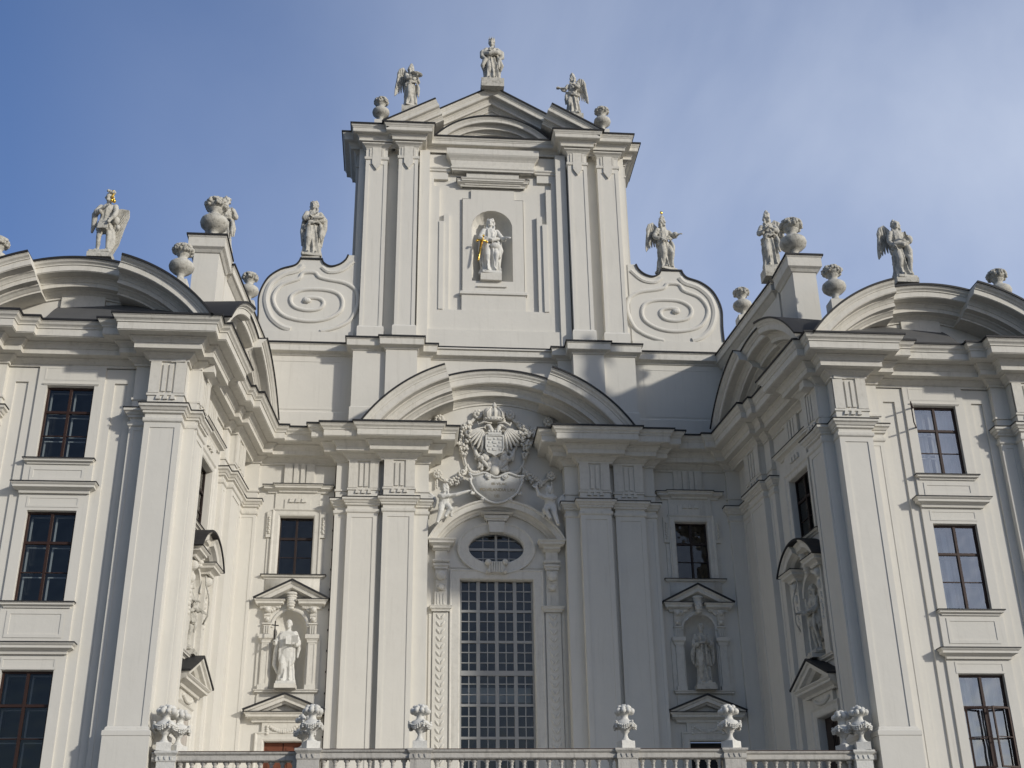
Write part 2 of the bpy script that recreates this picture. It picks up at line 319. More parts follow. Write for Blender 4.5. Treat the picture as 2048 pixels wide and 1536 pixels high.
def window(fr, u0, u1, z0, z1, n, root, wood, glass, cols=2, rows=((.333, .05), (.667, .02)), sash=True, curtain=False, jam=.07, mull=.045):
    f = MB(); w = u1 - u0; h = z1 - z0
    f.box(fr, u0, u0 + jam, n - .1, n, z0, z1); f.box(fr, u1 - jam, u1, n - .1, n, z0, z1); f.box(fr, u0 + jam, u1 - jam, n - .1, n, z0, z0 + jam); f.box(fr, u0 + jam, u1 - jam, n - .1, n, z1 - jam, z1)
    for i in range(1, cols): f.box(fr, u0 + w * i / cols - mull, u0 + w * i / cols + mull, n - .09, n + .012, z0 + jam, z1 - jam)
    for q, t in rows:
        zz = z1 - h * q; f.box(fr, u0 + jam, u1 - jam, n - .085, n + (.004 if t > .03 else -.02), zz - t, zz + t)
    wo_ = obj('window', f, wood, root)
    p = MB(); p.add([fr(u0 + .01, n - .05, z0 + .01), fr(u1 - .01, n - .05, z0 + .01), fr(u1 - .01, n - .05, z1 - .01), fr(u0 + .01, n - .05, z1 - .01)], [(0, 1, 2, 3)]); obj('pane', p, glass, wo_)
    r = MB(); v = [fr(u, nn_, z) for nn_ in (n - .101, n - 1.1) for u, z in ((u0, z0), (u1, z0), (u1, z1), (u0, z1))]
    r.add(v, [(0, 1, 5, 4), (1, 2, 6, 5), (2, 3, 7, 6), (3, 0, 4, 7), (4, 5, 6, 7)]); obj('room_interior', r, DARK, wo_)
    if sash:
        q = MB(); nn_ = n - .32
        for i in range(cols):
            a = u0 + w * i / cols + .06; c = u0 + w * (i + 1) / cols - .06
            for j in range(len(rows) + 1):
                zt = z1 - (0 if j == 0 else h * rows[j - 1][0]) - .07; zb = (z0 if j == len(rows) else z1 - h * rows[j][0]) + .05
                q.box(fr, a, a + .055, nn_ - .04, nn_, zb, zt); q.box(fr, c - .055, c, nn_ - .04, nn_, zb, zt)
                q.box(fr, a + .055, c - .055, nn_ - .04, nn_, zb, zb + .04); q.box(fr, a + .055, c - .055, nn_ - .04, nn_, zt - .04, zt)
        obj('inner_sash', q, SASH, wo_)
    if curtain:
        q = MB(); pts = []; n += .12
        for i in range(61):
            t = i / 60; pts.append((u0 + .05 + (w - .1) * t, n - .55 + .05 * math.sin(t * 70) + .03 * math.sin(t * 31)))
        for (ua, na), (ub, nb_) in zip(pts, pts[1:]):
            if curtain == 2 and .36 < (ua - u0) / w < .46: continue
            if curtain == 3 and not (.12 < (ua - u0) / w < .2 or .28 < (ua - u0) / w < .4): continue
            q.add([fr(ua, na, z0), fr(ub, nb_, z0), fr(ub, nb_, z1), fr(ua, na, z1)], [(0, 1, 2, 3)])
        obj('curtain', q, CURT, wo_)
    return wo_

def hood(b, fl, fr, u0, u1, n, z, p, h):   # small cornice standing on a flat wall, top at z
    pr = small(z, p, h); pts = [fr(u0 + p, n, 0)[:2], fr(u0 + p, n + .001, 0)[:2]]
    wrap(b, fr, u0 + p, u1 - p, n + .004, n - .05, pr)
    if fl is not None: wrap(fl, fr, u0 + p, u1 - p, n + .004, n - .05, [(p - .02, z - .01), (p + .02, z - .01), (p + .02, z + .022), (-.05, z + .05)])

def arched_niche(b, fr, uc, w, z0, zs, n, dep, box=None, seg=20):
    r = w / 2; ztop = zs + r
    if box:   # wall around: box = (ua, ub, za, zb)
        ua, ub, za, zb = box
        P = lambda u, z: fr(u, n, z)
        b.add([P(ua, za), P(ub, za), P(ub, z0), P(ua, z0)], [(0, 1, 2, 3)])
        for a, c in ((ua, uc - r), (uc + r, ub)): b.add([P(a, z0), P(c, z0), P(c, zs), P(a, zs)], [(0, 1, 2, 3)])
        prev = None
        for i in range(seg + 1):
            th = math.pi * i / seg; ci = (uc - r * math.cos(th), zs + r * math.sin(th))
            dx, dz = -math.cos(th), math.sin(th); ts = []
            if dx < -1e-6: ts.append((ua - uc) / dx)
            if dx > 1e-6: ts.append((ub - uc) / dx)
            if dz > 1e-6: ts.append((zb - zs) / dz)
            t = min(ts); o = (uc + dx * t, zs + dz * t)
            if prev:
                pc, po = prev; poly = [P(*pc), P(*ci), P(*o)]
                if abs(po[0] - o[0]) > 1e-6 and abs(po[1] - o[1]) > 1e-6: poly.append(P(ua if o[0] < uc else ub, zb))
                poly.append(P(*po)); b.add(poly, [tuple(range(len(poly)))])
            prev = (ci, o)
    k = seg; v = []; rows = 10     # half-round body and quarter-sphere head
    for zz in (z0, zs):
        for i in range(k + 1):
            th = math.pi * i / k; v.append(fr(uc - r * math.cos(th), n - dep * math.sin(th), zz))
    b.add(v, [(i, i + 1, i + k + 2, i + k + 1) for i in range(k)] + [tuple(range(k + 1))])
    v = []
    for j in range(rows + 1):
        ph = math.pi / 2 * j / rows
        for i in range(k + 1):
            th = math.pi * i / k
            v.append(fr(uc - r * math.cos(th) * math.cos(ph), n - dep * math.sin(th) * math.cos(ph), zs + r * math.sin(ph)))
    # head: rotate rim so that it meets the wall plane
    v = []
    for j in range(rows + 1):
        a = math.pi * j / rows                      # along the arch
        for i in range(k // 2 + 1):
            q = math.pi / 2 * i / (k // 2)          # from rim into depth
            v.append(fr(uc - r * math.cos(a) * math.cos(q), n - dep * math.sin(q), zs + r * math.sin(a) * math.cos(q)))
    kk = k // 2 + 1
    b.add(v, [(j * kk + i, j * kk + i + 1, (j + 1) * kk + i + 1, (j + 1) * kk + i) for j in range(rows) for i in range(kk - 1)])

# ---- entablature cornice of church and wings
full = mir(PR, 1)
for s in (-1, 1):
    p = mir(PR, s); b = MB(); sweep(b, p, corn(ZT), s, False, 0, NC); obj('cornice', b, TRIM, church)
    b = MB(); sweep(b, p, flash(ZT, 1.26, -.5), s, False, 0, NC); obj('flashing', b, TIN, church)
    b = MB(); sweep(b, p, corn(ZT), s, False, NC - 1, None); obj('cornice', b, TRIM, wings[s])
    b = MB(); sweep(b, p, flash(ZT, 1.26, -.5), s, False, NC - 1, None); obj('flashing', b, TIN, wings[s])
# ---------------------------------------------------------------- CHURCH, lower order
fl = ML()
wall = MB()
for s in (-1, 1):
    fr = FC(s)
    wall.box(fr, 2.95, 3.55, -.6, .35, 5.5, 21.045)
    pil(fr, 3.55, 4.87, .75, -.2, 5.5, church, fl); pil(fr, 5.08, 6.37, .55, -.2, 5.5, church, fl)
    wall.box(fr, 3.55, 6.37, -.6, .33, 5.5, 21.045); wall.box(fr, 3.5, 6.37, -.6, .52, 21.06, 22.2)
    b = MB(); pbox(b, fr, 6.372, 6.9, -.2, .35, 5.5, 18.7, .15, .02); b.box(fr, 6.372, 6.9, -.2, .35, 18.7, 21.045); pbox(b, fr, 2.955, 3.548, -.2, .352, 5.5, 18.7, .15, .02); obj('pilaster_strip', b, STUC, church)
    capital(fr, 6.372, 6.9, .35, -.2, church, fl, False); capital(fr, 2.952, 3.548, .354, -.2, church, fl, False)
    # side bay
    N = -.1; C0 = 8.5
    holed(wall, fr, 6.9, 10.2, 14.72, 21.05, N, [(C0 - .71, C0 + .71, 16.15, 18.7, .28)])
    holed(wall, fr, 6.9, 7.6, 11.3, 14.72, N, []); holed(wall, fr, 9.4, 10.2, 11.3, 14.72, N, [])
    arched_niche(wall, fr, C0, 1.36, 11.42, 13.95, N, .62, (7.6, 9.4, 11.3, 14.72))
    holed(wall, fr, 6.9, 10.2, 5.5, 11.3, N, [(C0 - .74, C0 + .74, 5.5, 9.42, .35)])
    b = MB(); pbox(b, fr, 10.2, 10.95, -.2, .1, 5.5, 18.7, .12, .02); b.box(fr, 10.2, 10.95, -.2, .1, 18.7, 21.045); obj('pilaster_strip', b, STUC, church)
    capital(fr, 10.2, 10.9, .1, -.2, church, fl, False)
    window(fr, C0 - .71, C0 + .71, 16.15, 18.7, N - .22, church, DARKW, GLASS, rows=((.36, .05), (.68, .015)), sash=False, jam=.05)
    # surround of the window
    b = MB()
    psweep(b, fr, [(C0 - .72, 16.15), (C0 - .72, 18.71), (C0 + .72, 18.71), (C0 + .72, 16.15)], [(0, N - .02), (0, N + .05), (.05, N + .08), (.2, N + .08), (.26, N + .13), (.3, N + .13), (.3, N - .02)])
    for q in (-1, 1):
        b.box(fr, C0 + q * 1.02, C0 + q * 1.24, N - .02, N + .1, 17.75, 18.9); b.prism(fr, [(C0 + q * 1.02, 16.15), (C0 + q * 1.17, 16.15), (C0 + q * 1.17, 17.7), (C0 + q * 1.02, 17.7)], N - .02, N + .05)
    b.box(fr, C0 - .55, C0 + .55, N - .02, N + .1, 19.02, 19.45); b.box(fr, C0 - .95, C0 + .95, N - .02, N + .06, 19.02, 19.78)
    for k in range(3): b.prism(fr, [(C0 + (k - 1) * .26 - .05, 19.5), (C0 + (k - 1) * .26 + .05, 19.5), (C0 + (k - 1) * .26 + .1, 19.3), (C0 + (k - 1) * .26 - .1, 19.3)], N + .09, N + .17)
    hood(b, fl, fr, C0 - 1.5, C0 + 1.5, N, 20.03, .3, .3); hood(b, fl, fr, C0 - 1.05, C0 + 1.05, N + .06, 20.05, .33, .3)
    for a, c in ((-.64, -.3), (-.24, -.06), (.06, .24), (.3, .64)): b.box(fr, C0 + a, C0 + c, N - .02, N + .12, 20.09, 21.04)
    b.box(fr, C0 - .67, C0 + .67, N - .02, N + .05, 20.07, 21.042)
    hood(b, fl, fr, C0 - 1.33, C0 + 1.33, N, 16.13, .16, .16)
    wsur = obj('window_surround', b, TRIM, church)
    b = MB()
    for q in (-1, 1):
        for k in range(9): ell(b, fr(C0 + q * 1.13 + .02 * math.sin(k * 3), N + .12, 18.62 - k * .085), (.05, .05, .05), nu=8, nv=5)
    b.box(fr, C0 - 1.12, C0 + 1.12, N - .02, N + .05, 15.2, 15.97)
    obj('ornament', b, TRIM, wsur, True)
    # aedicule
    a = MB(); n0 = N
    for q in (-1, 1):
        a.box(fr, C0 + q * .72, C0 + q * 1.26, N - .02, N + .07, 11.42, 13.5)
        lo, hi = sorted((C0 + q * .78, C0 + q * 1.08)); pbox(a, fr, lo, hi, N, N + .15, 11.6, 13.3, .06, .02)
        lo, hi = sorted((C0 + q * .72, C0 + q * 1.14)); a.box(fr, lo, hi, N, N + .19, 11.42, 11.6)
        wrap(a, fr, lo + .04, hi - .04, N + .14, N, [(0, 13.28), (.03, 13.3), (.03, 13.36), (.06, 13.42), (.11, 13.46), (.11, 13.62), (0, 13.63)])
        a.box(fr, lo + .06, hi - .06, N, N + .1, 13.62, 14.1)
        for k in (0, 1, 2): a.box(fr, lo + .1 + k * .09, lo + .14 + k * .09, N + .1, N + .14, 13.66, 14.0)
        wrap(a, fr, lo + .07, hi - .07, N + .12, N, [(0, 14.03), (.04, 14.05), (.04, 14.1), (0, 14.12)])
        for k in range(5):   # console
            a.box(fr, lo + .08, hi - .08, N, N + .12 + .035 * k, 14.14 + k * .125, 14.265 + k * .125)
        lo, hi = sorted((C0 + q * .58, C0 + q * 1.16)); w0 = .34
        wrap(a, fr, lo, hi, N + .02, N - .05, small(15.06, .34, .36)); wrap(fl, fr, lo, hi, N + .02, N - .05, [(.32, 15.05), (.36, 15.05), (.36, 15.08), (-.05, 15.1)])
    psweep(a, fr, [(C0 - 1.5, 15.05), (C0, 15.82), (C0 + 1.5, 15.05)], [(0, N + .38), (-.06, N + .36), (-.1, N + .3), (-.12, N + .3), (-.24, N + .29), (-.27, N + .18), (-.3, N + .1), (-.3, N - .05), (0, N - .05)])
    psweep(fl, fr, [(C0 - 1.53, 15.06), (C0, 15.83), (C0 + 1.53, 15.06)], flashp(N + .38, N - .05))
    psweep(a, fr, arc(C0, 13.95, .68, -90, 90, 20), [(0, N - .02), (0, N + .05), (.04, N + .07), (.1, N + .07), (.13, N + .03), (.13, N - .02)])
    b = MB()
    for i in range(7):
        t = i / 6; ell(b, fr(C0, N + .16 + .06 * math.sin(t * 6), 14.7 + t * .62), (.14 + .12 * t, .14, .09), nu=10, nv=6)
    for q in (-1, 1):
        for k in range(8): ell(b, fr(C0 + q * (.34 + .07 * k), N + .08, 14.92 - .045 * k + .06 * math.sin(k * 2)), (.075, .07, .075), nu=7, nv=5)
        lo, hi = sorted((C0 + q * .83, C0 + q * 1.03))
        ell(b, fr(C0 + q * .93, N + .26, 14.62), (.12, .12, .12), nu=8, nv=6); ell(b, fr(C0 + q * .93, N + .14, 14.25), (.1, .1, .1), nu=8, nv=6)
    aed = obj('niche_surround', a, TRIM, church); obj('ornament', b, TRIM, aed, True)
    b = MB(); hood(b, None, fr, C0 - 1.28, C0 + 1.28, N, 11.42, .2, .22)
    b.box(fr, C0 - 1.15, C0 + 1.15, N - .02, N + .06, 10.5, 11.2)
    psweep(b, fr, [(C0 - 1.55, 10.55), (C0, 11.17), (C0 + 1.55, 10.55)], [(0, N + .5), (-.07, N + .48), (-.1, N + .42), (-.22, N + .41), (-.25, N + .3), (-.32, N + .24), (-.32, N - .05), (0, N - .05)])
    psweep(fl, fr, [(C0 - 1.6, 10.55), (C0, 11.18), (C0 + 1.6, 10.55)], flashp(N + .5, N - .05))
    wrap(b, fr, C0 - 1.15, C0 + 1.15, N + .05, N - .05, small(10.5, .42, .36)); wrap(fl, fr, C0 - 1.15, C0 + 1.15, N + .05, N - .05, [(.4, 10.49), (.45, 10.49), (.45, 10.52), (-.05, 10.55)])
    b.box(fr, C0 - .85, C0 + .85, N - .02, N + .1, 9.62, 10.14)
    psweep(b, fr, [(C0 - .75, 5.6), (C0 - .75, 9.43), (C0 + .75, 9.43), (C0 + .75, 5.6)], [(0, N - .02), (0, N + .06), (.06, N + .09), (.24, N + .09), (.3, N + .14), (.34, N + .14), (.34, N - .02)])
    for i in range(13):
        t = i / 12 * 2 - 1; ell(b, fr(C0 + .5 * t, N + .13, 9.86 - .17 * (1 - t * t) + .1), (.075, .06, .06 + .03 * (1 - t * t)), nu=7, nv=5)
    for q in (-1, 1):
        for k in range(4): ell(b, fr(C0 + q * .62, N + .13, 9.98 - .09 * k), (.07, .05, .055), nu=7, nv=5)
    obj('door_surround', b, TRIM, church)
    b = MB()
    if s < 0 :
        for q in (-1, 1):
            lo, hi = sorted((C0 + q * .02, C0 + q * .74)); b.box(fr, lo, hi, N - .3, N - .24, 5.5, 9.4)
            for k in range(3): pbox(b, fr, lo + .1, hi - .1, N - .25, N - .21, 5.7 + k * 1.23, 6.75 + k * 1.23, .07, -.03)
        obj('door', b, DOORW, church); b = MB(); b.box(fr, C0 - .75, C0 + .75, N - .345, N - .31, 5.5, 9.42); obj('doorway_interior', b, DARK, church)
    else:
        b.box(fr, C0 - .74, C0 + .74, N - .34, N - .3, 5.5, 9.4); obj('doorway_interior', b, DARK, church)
# ---- centre bay
fr = FC(1); N = -.4
def KZ(z): return (z - 1.7) * 1.01 + 1.7
WZ = (7.0, 16.1)
holed(wall, fr, -2.96, 2.96, 5.5, 16.15, N, [(-1.55, 1.55, 5.5, 16.1, .4)])
OC = (0, 17.5); OA, OB = 1.18, .68
# wall with the oval opening
def ovalwall(mb, a, b_, rect, n, dep):
    ua, ub, za, zb = rect; k = 64; prev = None; P = lambda u, z: fr(u, n, z)
    for i in range(k + 1):
        th = 2 * math.pi * i / k; c = (a * math.cos(th), OC[1] + b_ * math.sin(th)); dx, dz = math.cos(th), math.sin(th); ts = []
        if dx > 1e-6: ts.append(ub / dx)
        if dx < -1e-6: ts.append(ua / dx)
        if dz > 1e-6: ts.append((zb - OC[1]) / dz)
        if dz < -1e-6: ts.append((za - OC[1]) / dz)
        t = min(ts); o = (dx * t, OC[1] + dz * t)
        if prev:
            pc, po = prev; poly = [P(*pc), P(*c), P(*o)]
            if abs(po[0] - o[0]) > 1e-6 and abs(po[1] - o[1]) > 1e-6: poly.append(P(ua if o[0] < 0 else ub, za if o[1] < OC[1] else zb))
            poly.append(P(*po)); mb.add(poly, [tuple(range(len(poly)))])
            mb.add([P(*pc), P(*c), fr(c[0], n - dep, c[1]), fr(pc[0], n - dep, pc[1])], [(0, 1, 2, 3)])
        prev = (c, o)
ovalwall(wall, OA, OB, (-2.96, 2.96, 16.15, 19.2), N, .45)
wall.add([fr(-2.96, N, 19.2), fr(2.96, N, 19.2), fr(2.96, N, 22.25), fr(-2.96, N, 22.25)], [(0, 1, 2, 3)])
tp = [(-5.95, 22.25), (5.95, 22.25)] + [(u, z) for u, z in arc(0, 18.3, 7.0, 56, -56, 40)]
wall.prism(fr, tp, N - .3, N)
ring = [(math.cos(2 * math.pi * i / 56), math.sin(2 * math.pi * i / 56)) for i in range(56)]
b = MB()
psweep(b, fr, [(-x * (OA + .01), OC[1] + y * (OB + .01)) for x, y in ring], [(0, N - .02), (0, N + .06), (.06, N + .1), (.36, N + .1), (.42, N + .14), (.48, N + .14), (.5, N - .02)], closed=True)
b.prism(fr, [(-.3, 18.15), (.3, 18.15), (.36, 18.62), (-.36, 18.62)], N + .05, N + .3); wrap(b, fr, -.4, .4, N + .3, N, small(18.85, .14, .2))
wrap(b, fr, -.42, .42, N + .22, N, small(18.98, .3, .12))
for q in (-1, 1):
    ell(b, fr(q * .36, N + .2, 16.83), (.14, .16, .14)); ell(b, fr(q * .36, N + .2, 16.42), (.1, .14, .1))
b.box(fr, -.34, .34, N + .05, N + .24, 16.38, 16.86)
for k in range(5): tube(b, [fr(-.2 + .1 * k, N + .25, 16.4), fr(-.2 + .1 * k, N + .28, 16.84)], .035, 6)
obj('oval_window_surround', b, TRIM, church)
b = MB()
psweep(b, fr, [(-1.56, 5.6), (-1.56, 16.11), (1.56, 16.11), (1.56, 5.6)], [(0, N - .02), (0, N + .05), (.04, N + .09), (.34, N + .09), (.38, N + .12), (.42, N + .12), (.42, N - .02)])
b.box(fr, -2.75, 2.75, N - .01, N + .04, 16.62, 16.68)
obj('window_surround', b, TRIM, church)
# big window grid
f = MB(); n = N - .2; u0, u1 = -1.55, 1.55; zbars = [16.1 - 1.295 * k for k in range(0, 9)]
for k in range(5):
    uc = u0 + (u1 - u0) * k / 4; f.box(fr, max(u0, uc - .075), min(u1, uc + .075), n - .08, n + .03, 5.5, 16.1)
for k, z in enumerate(zbars):
    t = .1 if k == 3 else .05; 
    if k: f.box(fr, u0, u1, n - .08, n + (.06 if k == 3 else .034), z - t, z + t)
for k in range(4):
    uc = u0 + (u1 - u0) * (k + .5) / 4; f.box(fr, uc - .02, uc + .02, n - .06, n + .0, 5.5, 16.1)
for k in range(8):
    for j in (1, 2):
        z = zbars[k] - 1.295 * j / 3; f.box(fr, u0, u1, n - .06, n + .004, z - .02, z + .02)
wn = obj('window', f, GREYF, church)
p = MB()
rg = random.Random(4)
for k in range(8):
    for j in range(8):     # each pane sits a touch differently in its lead
        a = u0 + (u1 - u0) * j / 8; c = u0 + (u1 - u0) * (j + 1) / 8
        for i in range(3):
            zt = zbars[k] - 1.295 * i / 3; zb = zt - 1.295 / 3; d = [n - .035 + rg.uniform(-.004, .004) for _ in range(4)]
            p.add([fr(a, d[0], zb), fr(c, d[1], zb), fr(c, d[2], zt), fr(a, d[3], zt)], [(0, 1, 2, 3)])
obj('pane', p, GLASS, wn)
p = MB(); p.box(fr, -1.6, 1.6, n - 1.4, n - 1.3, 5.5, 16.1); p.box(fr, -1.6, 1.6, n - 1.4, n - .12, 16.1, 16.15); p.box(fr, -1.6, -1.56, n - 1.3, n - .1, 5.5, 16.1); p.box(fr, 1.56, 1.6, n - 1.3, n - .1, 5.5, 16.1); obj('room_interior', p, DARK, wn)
p = MB(); p.box(fr, -1.45, 1.45, n - .9, n - .6, 11.15, 11.75); obj('gallery_rail', p, SASH, wn)
f = MB()
for u, t in ((0, .05), (-.56, .016), (.56, .016)):
    hh = OB * math.sqrt(max(0, 1 - (u / OA) ** 2)); f.box(fr, u - t, u + t, n - .06, n + (.03 if t > .03 else .0), OC[1] - hh, OC[1] + hh)
for z, t in ((0, .05), (.4, .016), (-.4, .016)):
    hh = OA * math.sqrt(max(0, 1 - (z / OB) ** 2)); f.box(fr, -hh, hh, n - .06, n + (.034 if t > .03 else .004), OC[1] + z - t, OC[1] + z + t)
ow = obj('oval_window', f, GREYF, church)
p = MB(); p.add([fr(x * OA, n - .04, OC[1] + y * OB) for x, y in ring], [tuple(range(56))]); obj('pane', p, GLASS, ow)
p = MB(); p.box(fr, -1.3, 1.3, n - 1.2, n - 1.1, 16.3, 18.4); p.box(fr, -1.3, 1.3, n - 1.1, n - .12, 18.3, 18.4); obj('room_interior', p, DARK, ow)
# arch over the oval
b = MB(); R0 = 3.32; zc = 16.22
psweep(b, fr, arc(0, zc, R0, -62.5, 62.5, 40), [(0, N + .62), (-.06, N + .6), (-.1, N + .54), (-.12, N + .54), (-.3, N + .5), (-.33, N + .34), (-.4, N + .26), (-.42, N + .2), (-.5, N + .14), (-.5, N - .05), (0, N - .05)])
for q in (-1, 1):
    lo, hi = sorted((q * 2.1, q * 2.62)); wrap(b, fr, lo, hi, N + .3, N - .02, small(17.75, .34, .36))
    wrap(b, fr, lo, hi, N + .2, N - .02, [(.0, 17.3), (.06, 17.32), (.12, 17.38), (.12, 17.42)])
    b.box(fr, lo, hi, N - .02, N + .2, 16.9, 17.42)
    wrap(b, fr, lo + .02, hi - .02, N + .22, N - .02, [(0, 16.5), (.04, 16.52), (.04, 16.6), (.1, 16.66), (.1, 16.72), (0, 16.74)]); wrap(b, fr, lo, hi, N + .2, N - .02, [(0, 16.78), (.05, 16.8), (.1, 16.86), (.1, 16.92), (0, 16.94)])
    b.box(fr, lo + .02, hi - .02, N - .02, N + .2, 16.1, 16.8)
    b.box(fr, lo, hi, N - .02, N + .12, 14.95, 16.2)
    for k in range(6): b.box(fr, lo + .06, hi - .06, N + .1, N + .16 + .03 * k, 15.6 + k * .11, 15.71 + k * .11)
    ell(b, fr(q * 2.36, N + .32, 16.2), (.2, .12, .2)); ell(b, fr(q * 2.36, N + .22, 15.72), (.15, .1, .12))
    for k in range(3): b.box(fr, lo + .1 + .13 * k, lo + .15 + .13 * k, N + .1, N + .15, 15.02, 15.5)
    wrap(b, fr, lo - .08, hi + .08, N + .16, N - .02, small(14.95, .14, .24))
    b.box(fr, lo - .06, hi + .06, N - .02, N + .1, 5.5, 14.75)
    b.box(fr, lo - .22, lo - .1, N - .02, N + .05, 5.5, 14.72); b.box(fr, hi + .1, hi + .22, N - .02, N + .05, 5.5, 14.72)
obj('arched_pediment', b, TRIM, church)
for q in (-1, 1):
    b = MB()
    for k in range(23):
        z = 14.5 - .31 * k
        for e in (-1, 1):
            Mx = Matrix.Rotation(e * .6, 3, 'Y'); ell(b, fr(q * 2.36 + e * .09, N + .1, z), (.055, .05, .15), Mx, 8, 6)
    obj('leaf_garland', b, TRIM, church, True)
# main pediment of the church
b = MB(); Rm = 7.06; zc = 25.5 - Rm; a1 = math.degrees(math.asin(2.35 / Rm)); a2 = math.degrees(math.asin(5.93 / Rm))
psweep(b, fr, arc(0, zc, Rm, -a1 - 4, a1 + 4, 26), cornp(-.4, 1.0 / 1.26, 1, -.05)); 
for q in (-1, 1):
    f2 = FC(q); psweep(b, f2, arc(0, zc, Rm, a1, a2, 22), cornp(.65, 1, 1, -1.3)); psweep(fl, f2, arc(0, zc, Rm, a1, a2 + .4, 22), flashp(1.91, -.7))
psweep(fl, fr, arc(0, zc, Rm, -a1 - 4, a1 + 4, 26), flashp(.6, -.7))
obj('segmental_pediment', b, TRIM, church)
# ---------------------------------------------------------------- attic storey of the church
AP = [(0, .7), (2.93, .7), (2.93, .4), (3.55, .4), (3.55, -.3), (4.97, -.3), (4.97, -.1), (6.45, -.1), (6.45, .6), (11.2, .6)]
for s in (-1, 1):
    p = mir(AP, s)
    sweep(wall, p, [(.06, 22.32), (.06, 23.75), (.03, 23.78), (0, 23.8), (0, 27.0)], s)
    b = MB(); sweep(b, p, [(0, 26.55), (.05, 26.57), (.08, 26.63), (.2, 26.68), (.26, 26.7), (.28, 26.72), (.28, 27.0), (.32, 27.03), (.32, 27.08), (-.8, 27.12)], s); obj('attic_ledge', b, TRIM, church)
    sweep(fl, p, flash(27.08, .32, -.8), s)
    fr = FC(s); b = MB(); panel(b, fr, 6.95, 10.4, 23.9, 26.35, -.585, .08, .05); obj('wall_panel', b, STUC, church)
# side walls behind the attic (mass)
for s in (-1, 1):
    fr = FC(s); wall.box(fr, 6.4, 11.4, -2.2, -.75, 22.3, 27.08)
# ---------------------------------------------------------------- tower storey
TP = [(0, .99), (3.66, .99), (3.66, 0), (4.68, 0), (4.68, .22), (6.3, .22), (6.3, .95), (6.75, .95), (6.75, 3.6)]
fr = FC(1)
tw = MB()
N = -.7                      # recess wall; the niche is cut here
arched_niche(tw, fr, -.05, 1.98, 30.78, 33.75, N + .1, .8, (-1.5, 1.5, 29.15, 35.4))
tw.prism(fr, [(-1.07, 35.4), (1.07, 35.4), (1.07, 35.92), (-1.07, 35.92)], N - .02, N + .1)
for a, c in ((-1.5, -1.48), (1.48, 1.5)): tw.box(fr, a, c, N - .05, N + .1, 29.15, 35.4)
tw.box(fr, -1.5, -1.07, N + .0, N + .1, 35.38, 35.41); tw.box(fr, 1.07, 1.5, N + .0, N + .1, 35.38, 35.41)
holed(tw, fr, -3.5, 3.5, 27.0, 38.0, N, [(-1.5, 1.5, 29.15, 35.4, 0)])
# layered surround: wall strip nearer than the recess
def Lp(z0, z1, ua, ub, n1, q):
    lo, hi = sorted((q * ua, q * ub)); tw.box(fr, lo, hi, N - .02, n1, z0, z1)
for q in (-1, 1):
    Lp(27.0, 37.95, 3.12, 3.62, N + .42, q)
    Lp(29.12, 36.0, 2.62, 3.12, N + .22, q); Lp(36.0, 36.45, 2.9, 3.12, N + .22, q)
    Lp(29.12, 33.95, 2.40, 2.62, N + .27, q); Lp(29.12, 34.45, 2.14, 2.40, N + .18, q)
    Lp(36.45, 37.2, 2.2, 3.12, N + .15, q)
tw.box(fr, -3.12, 3.12, N - .02, N + .22, 27.0, 29.12); tw.box(fr, -3.3, 3.3, N - .02, N + .36, 27.0, 28.0)
tw.box(fr, -1.52, 1.52, N + .05, N + .16, 29.15, 29.98)
wrap(tw, fr, -1.5, 1.5, N + .14, N, [(0, 29.98), (.1, 30.0), (.1, 30.12), (.06, 30.17), (0, 30.2)])
wrap(tw, fr, -.7, .55, N + .1, N, [(0, 30.42), (.08, 30.44), (.08, 30.5), (0, 30.52)])
for s in (-1, 1):
    f2 = FC(s); tw.box(f2, 3.62, 6.6, -3.4, -.6, 27.0, 38.1)
    tw.box(f2, 6.6, 6.75, -3.6, -.95, 27.0, 38.1)
    tw.box(f2, 6.3, 6.6, -3, -.55, 27.05, 38.1)
    wrap(tw, f2, 6.25, 6.75, -.95, -3.5, [(0, 37.2), (.04, 37.22), (.04, 37.32), (0, 37.34)])
    for (a, c, nf) in ((3.7, 4.65, 0), (5.2, 6.26, -.2)):
        b = MB(); pbox(b, f2, a, c, -.7, nf, 27.08, 37.1, .17, .03); b.box(f2, a, c, -.7, nf, 37.1, 38.05)
        wrap(b, f2, a, c, nf, -.7, [(.08, 27.08), (.08, 27.9), (.05, 27.96), (0, 28.0)]); obj('pilaster', b, STUC, church)
        b = MB(); wrap(b, f2, a, c, nf, -.7, [(0, 37.18), (.05, 37.2), (.06, 37.26), (.06, 37.34), (0, 37.36)]); wrap(b, f2, a + .03, c - .03, nf, -.7, [(0, 37.75), (.04, 37.85), (.12, 37.95), (.22, 38.02), (.22, 38.08)])
        w = (c - a); u = (a + c) / 2
        b.prism(f2, [(u - .22, 38.0), (u - .22, 36.95), (u - .12, 36.78), (u - .05, 36.68), (u, 36.6), (u + .05, 36.68), (u + .12, 36.78), (u + .22, 36.95), (u + .22, 38.0)], nf - .02, nf + .07)
        for e in (-.3, .3): b.box(f2, u + e - .05, u + e + .05, nf - .02, nf + .045, 37.36, 37.9)
        obj('capital', b, TRIM, church)
    b = MB(); sweep(b, mir(TP, s), [(p * .72 / 1.26, 38.84 + d * .72) for p, d in CP] + [(-.3, 38.86)], s); obj('cornice', b, TRIM, church)
    sweep(fl, mir(TP, s), flash(38.84, .72, -.9), s)
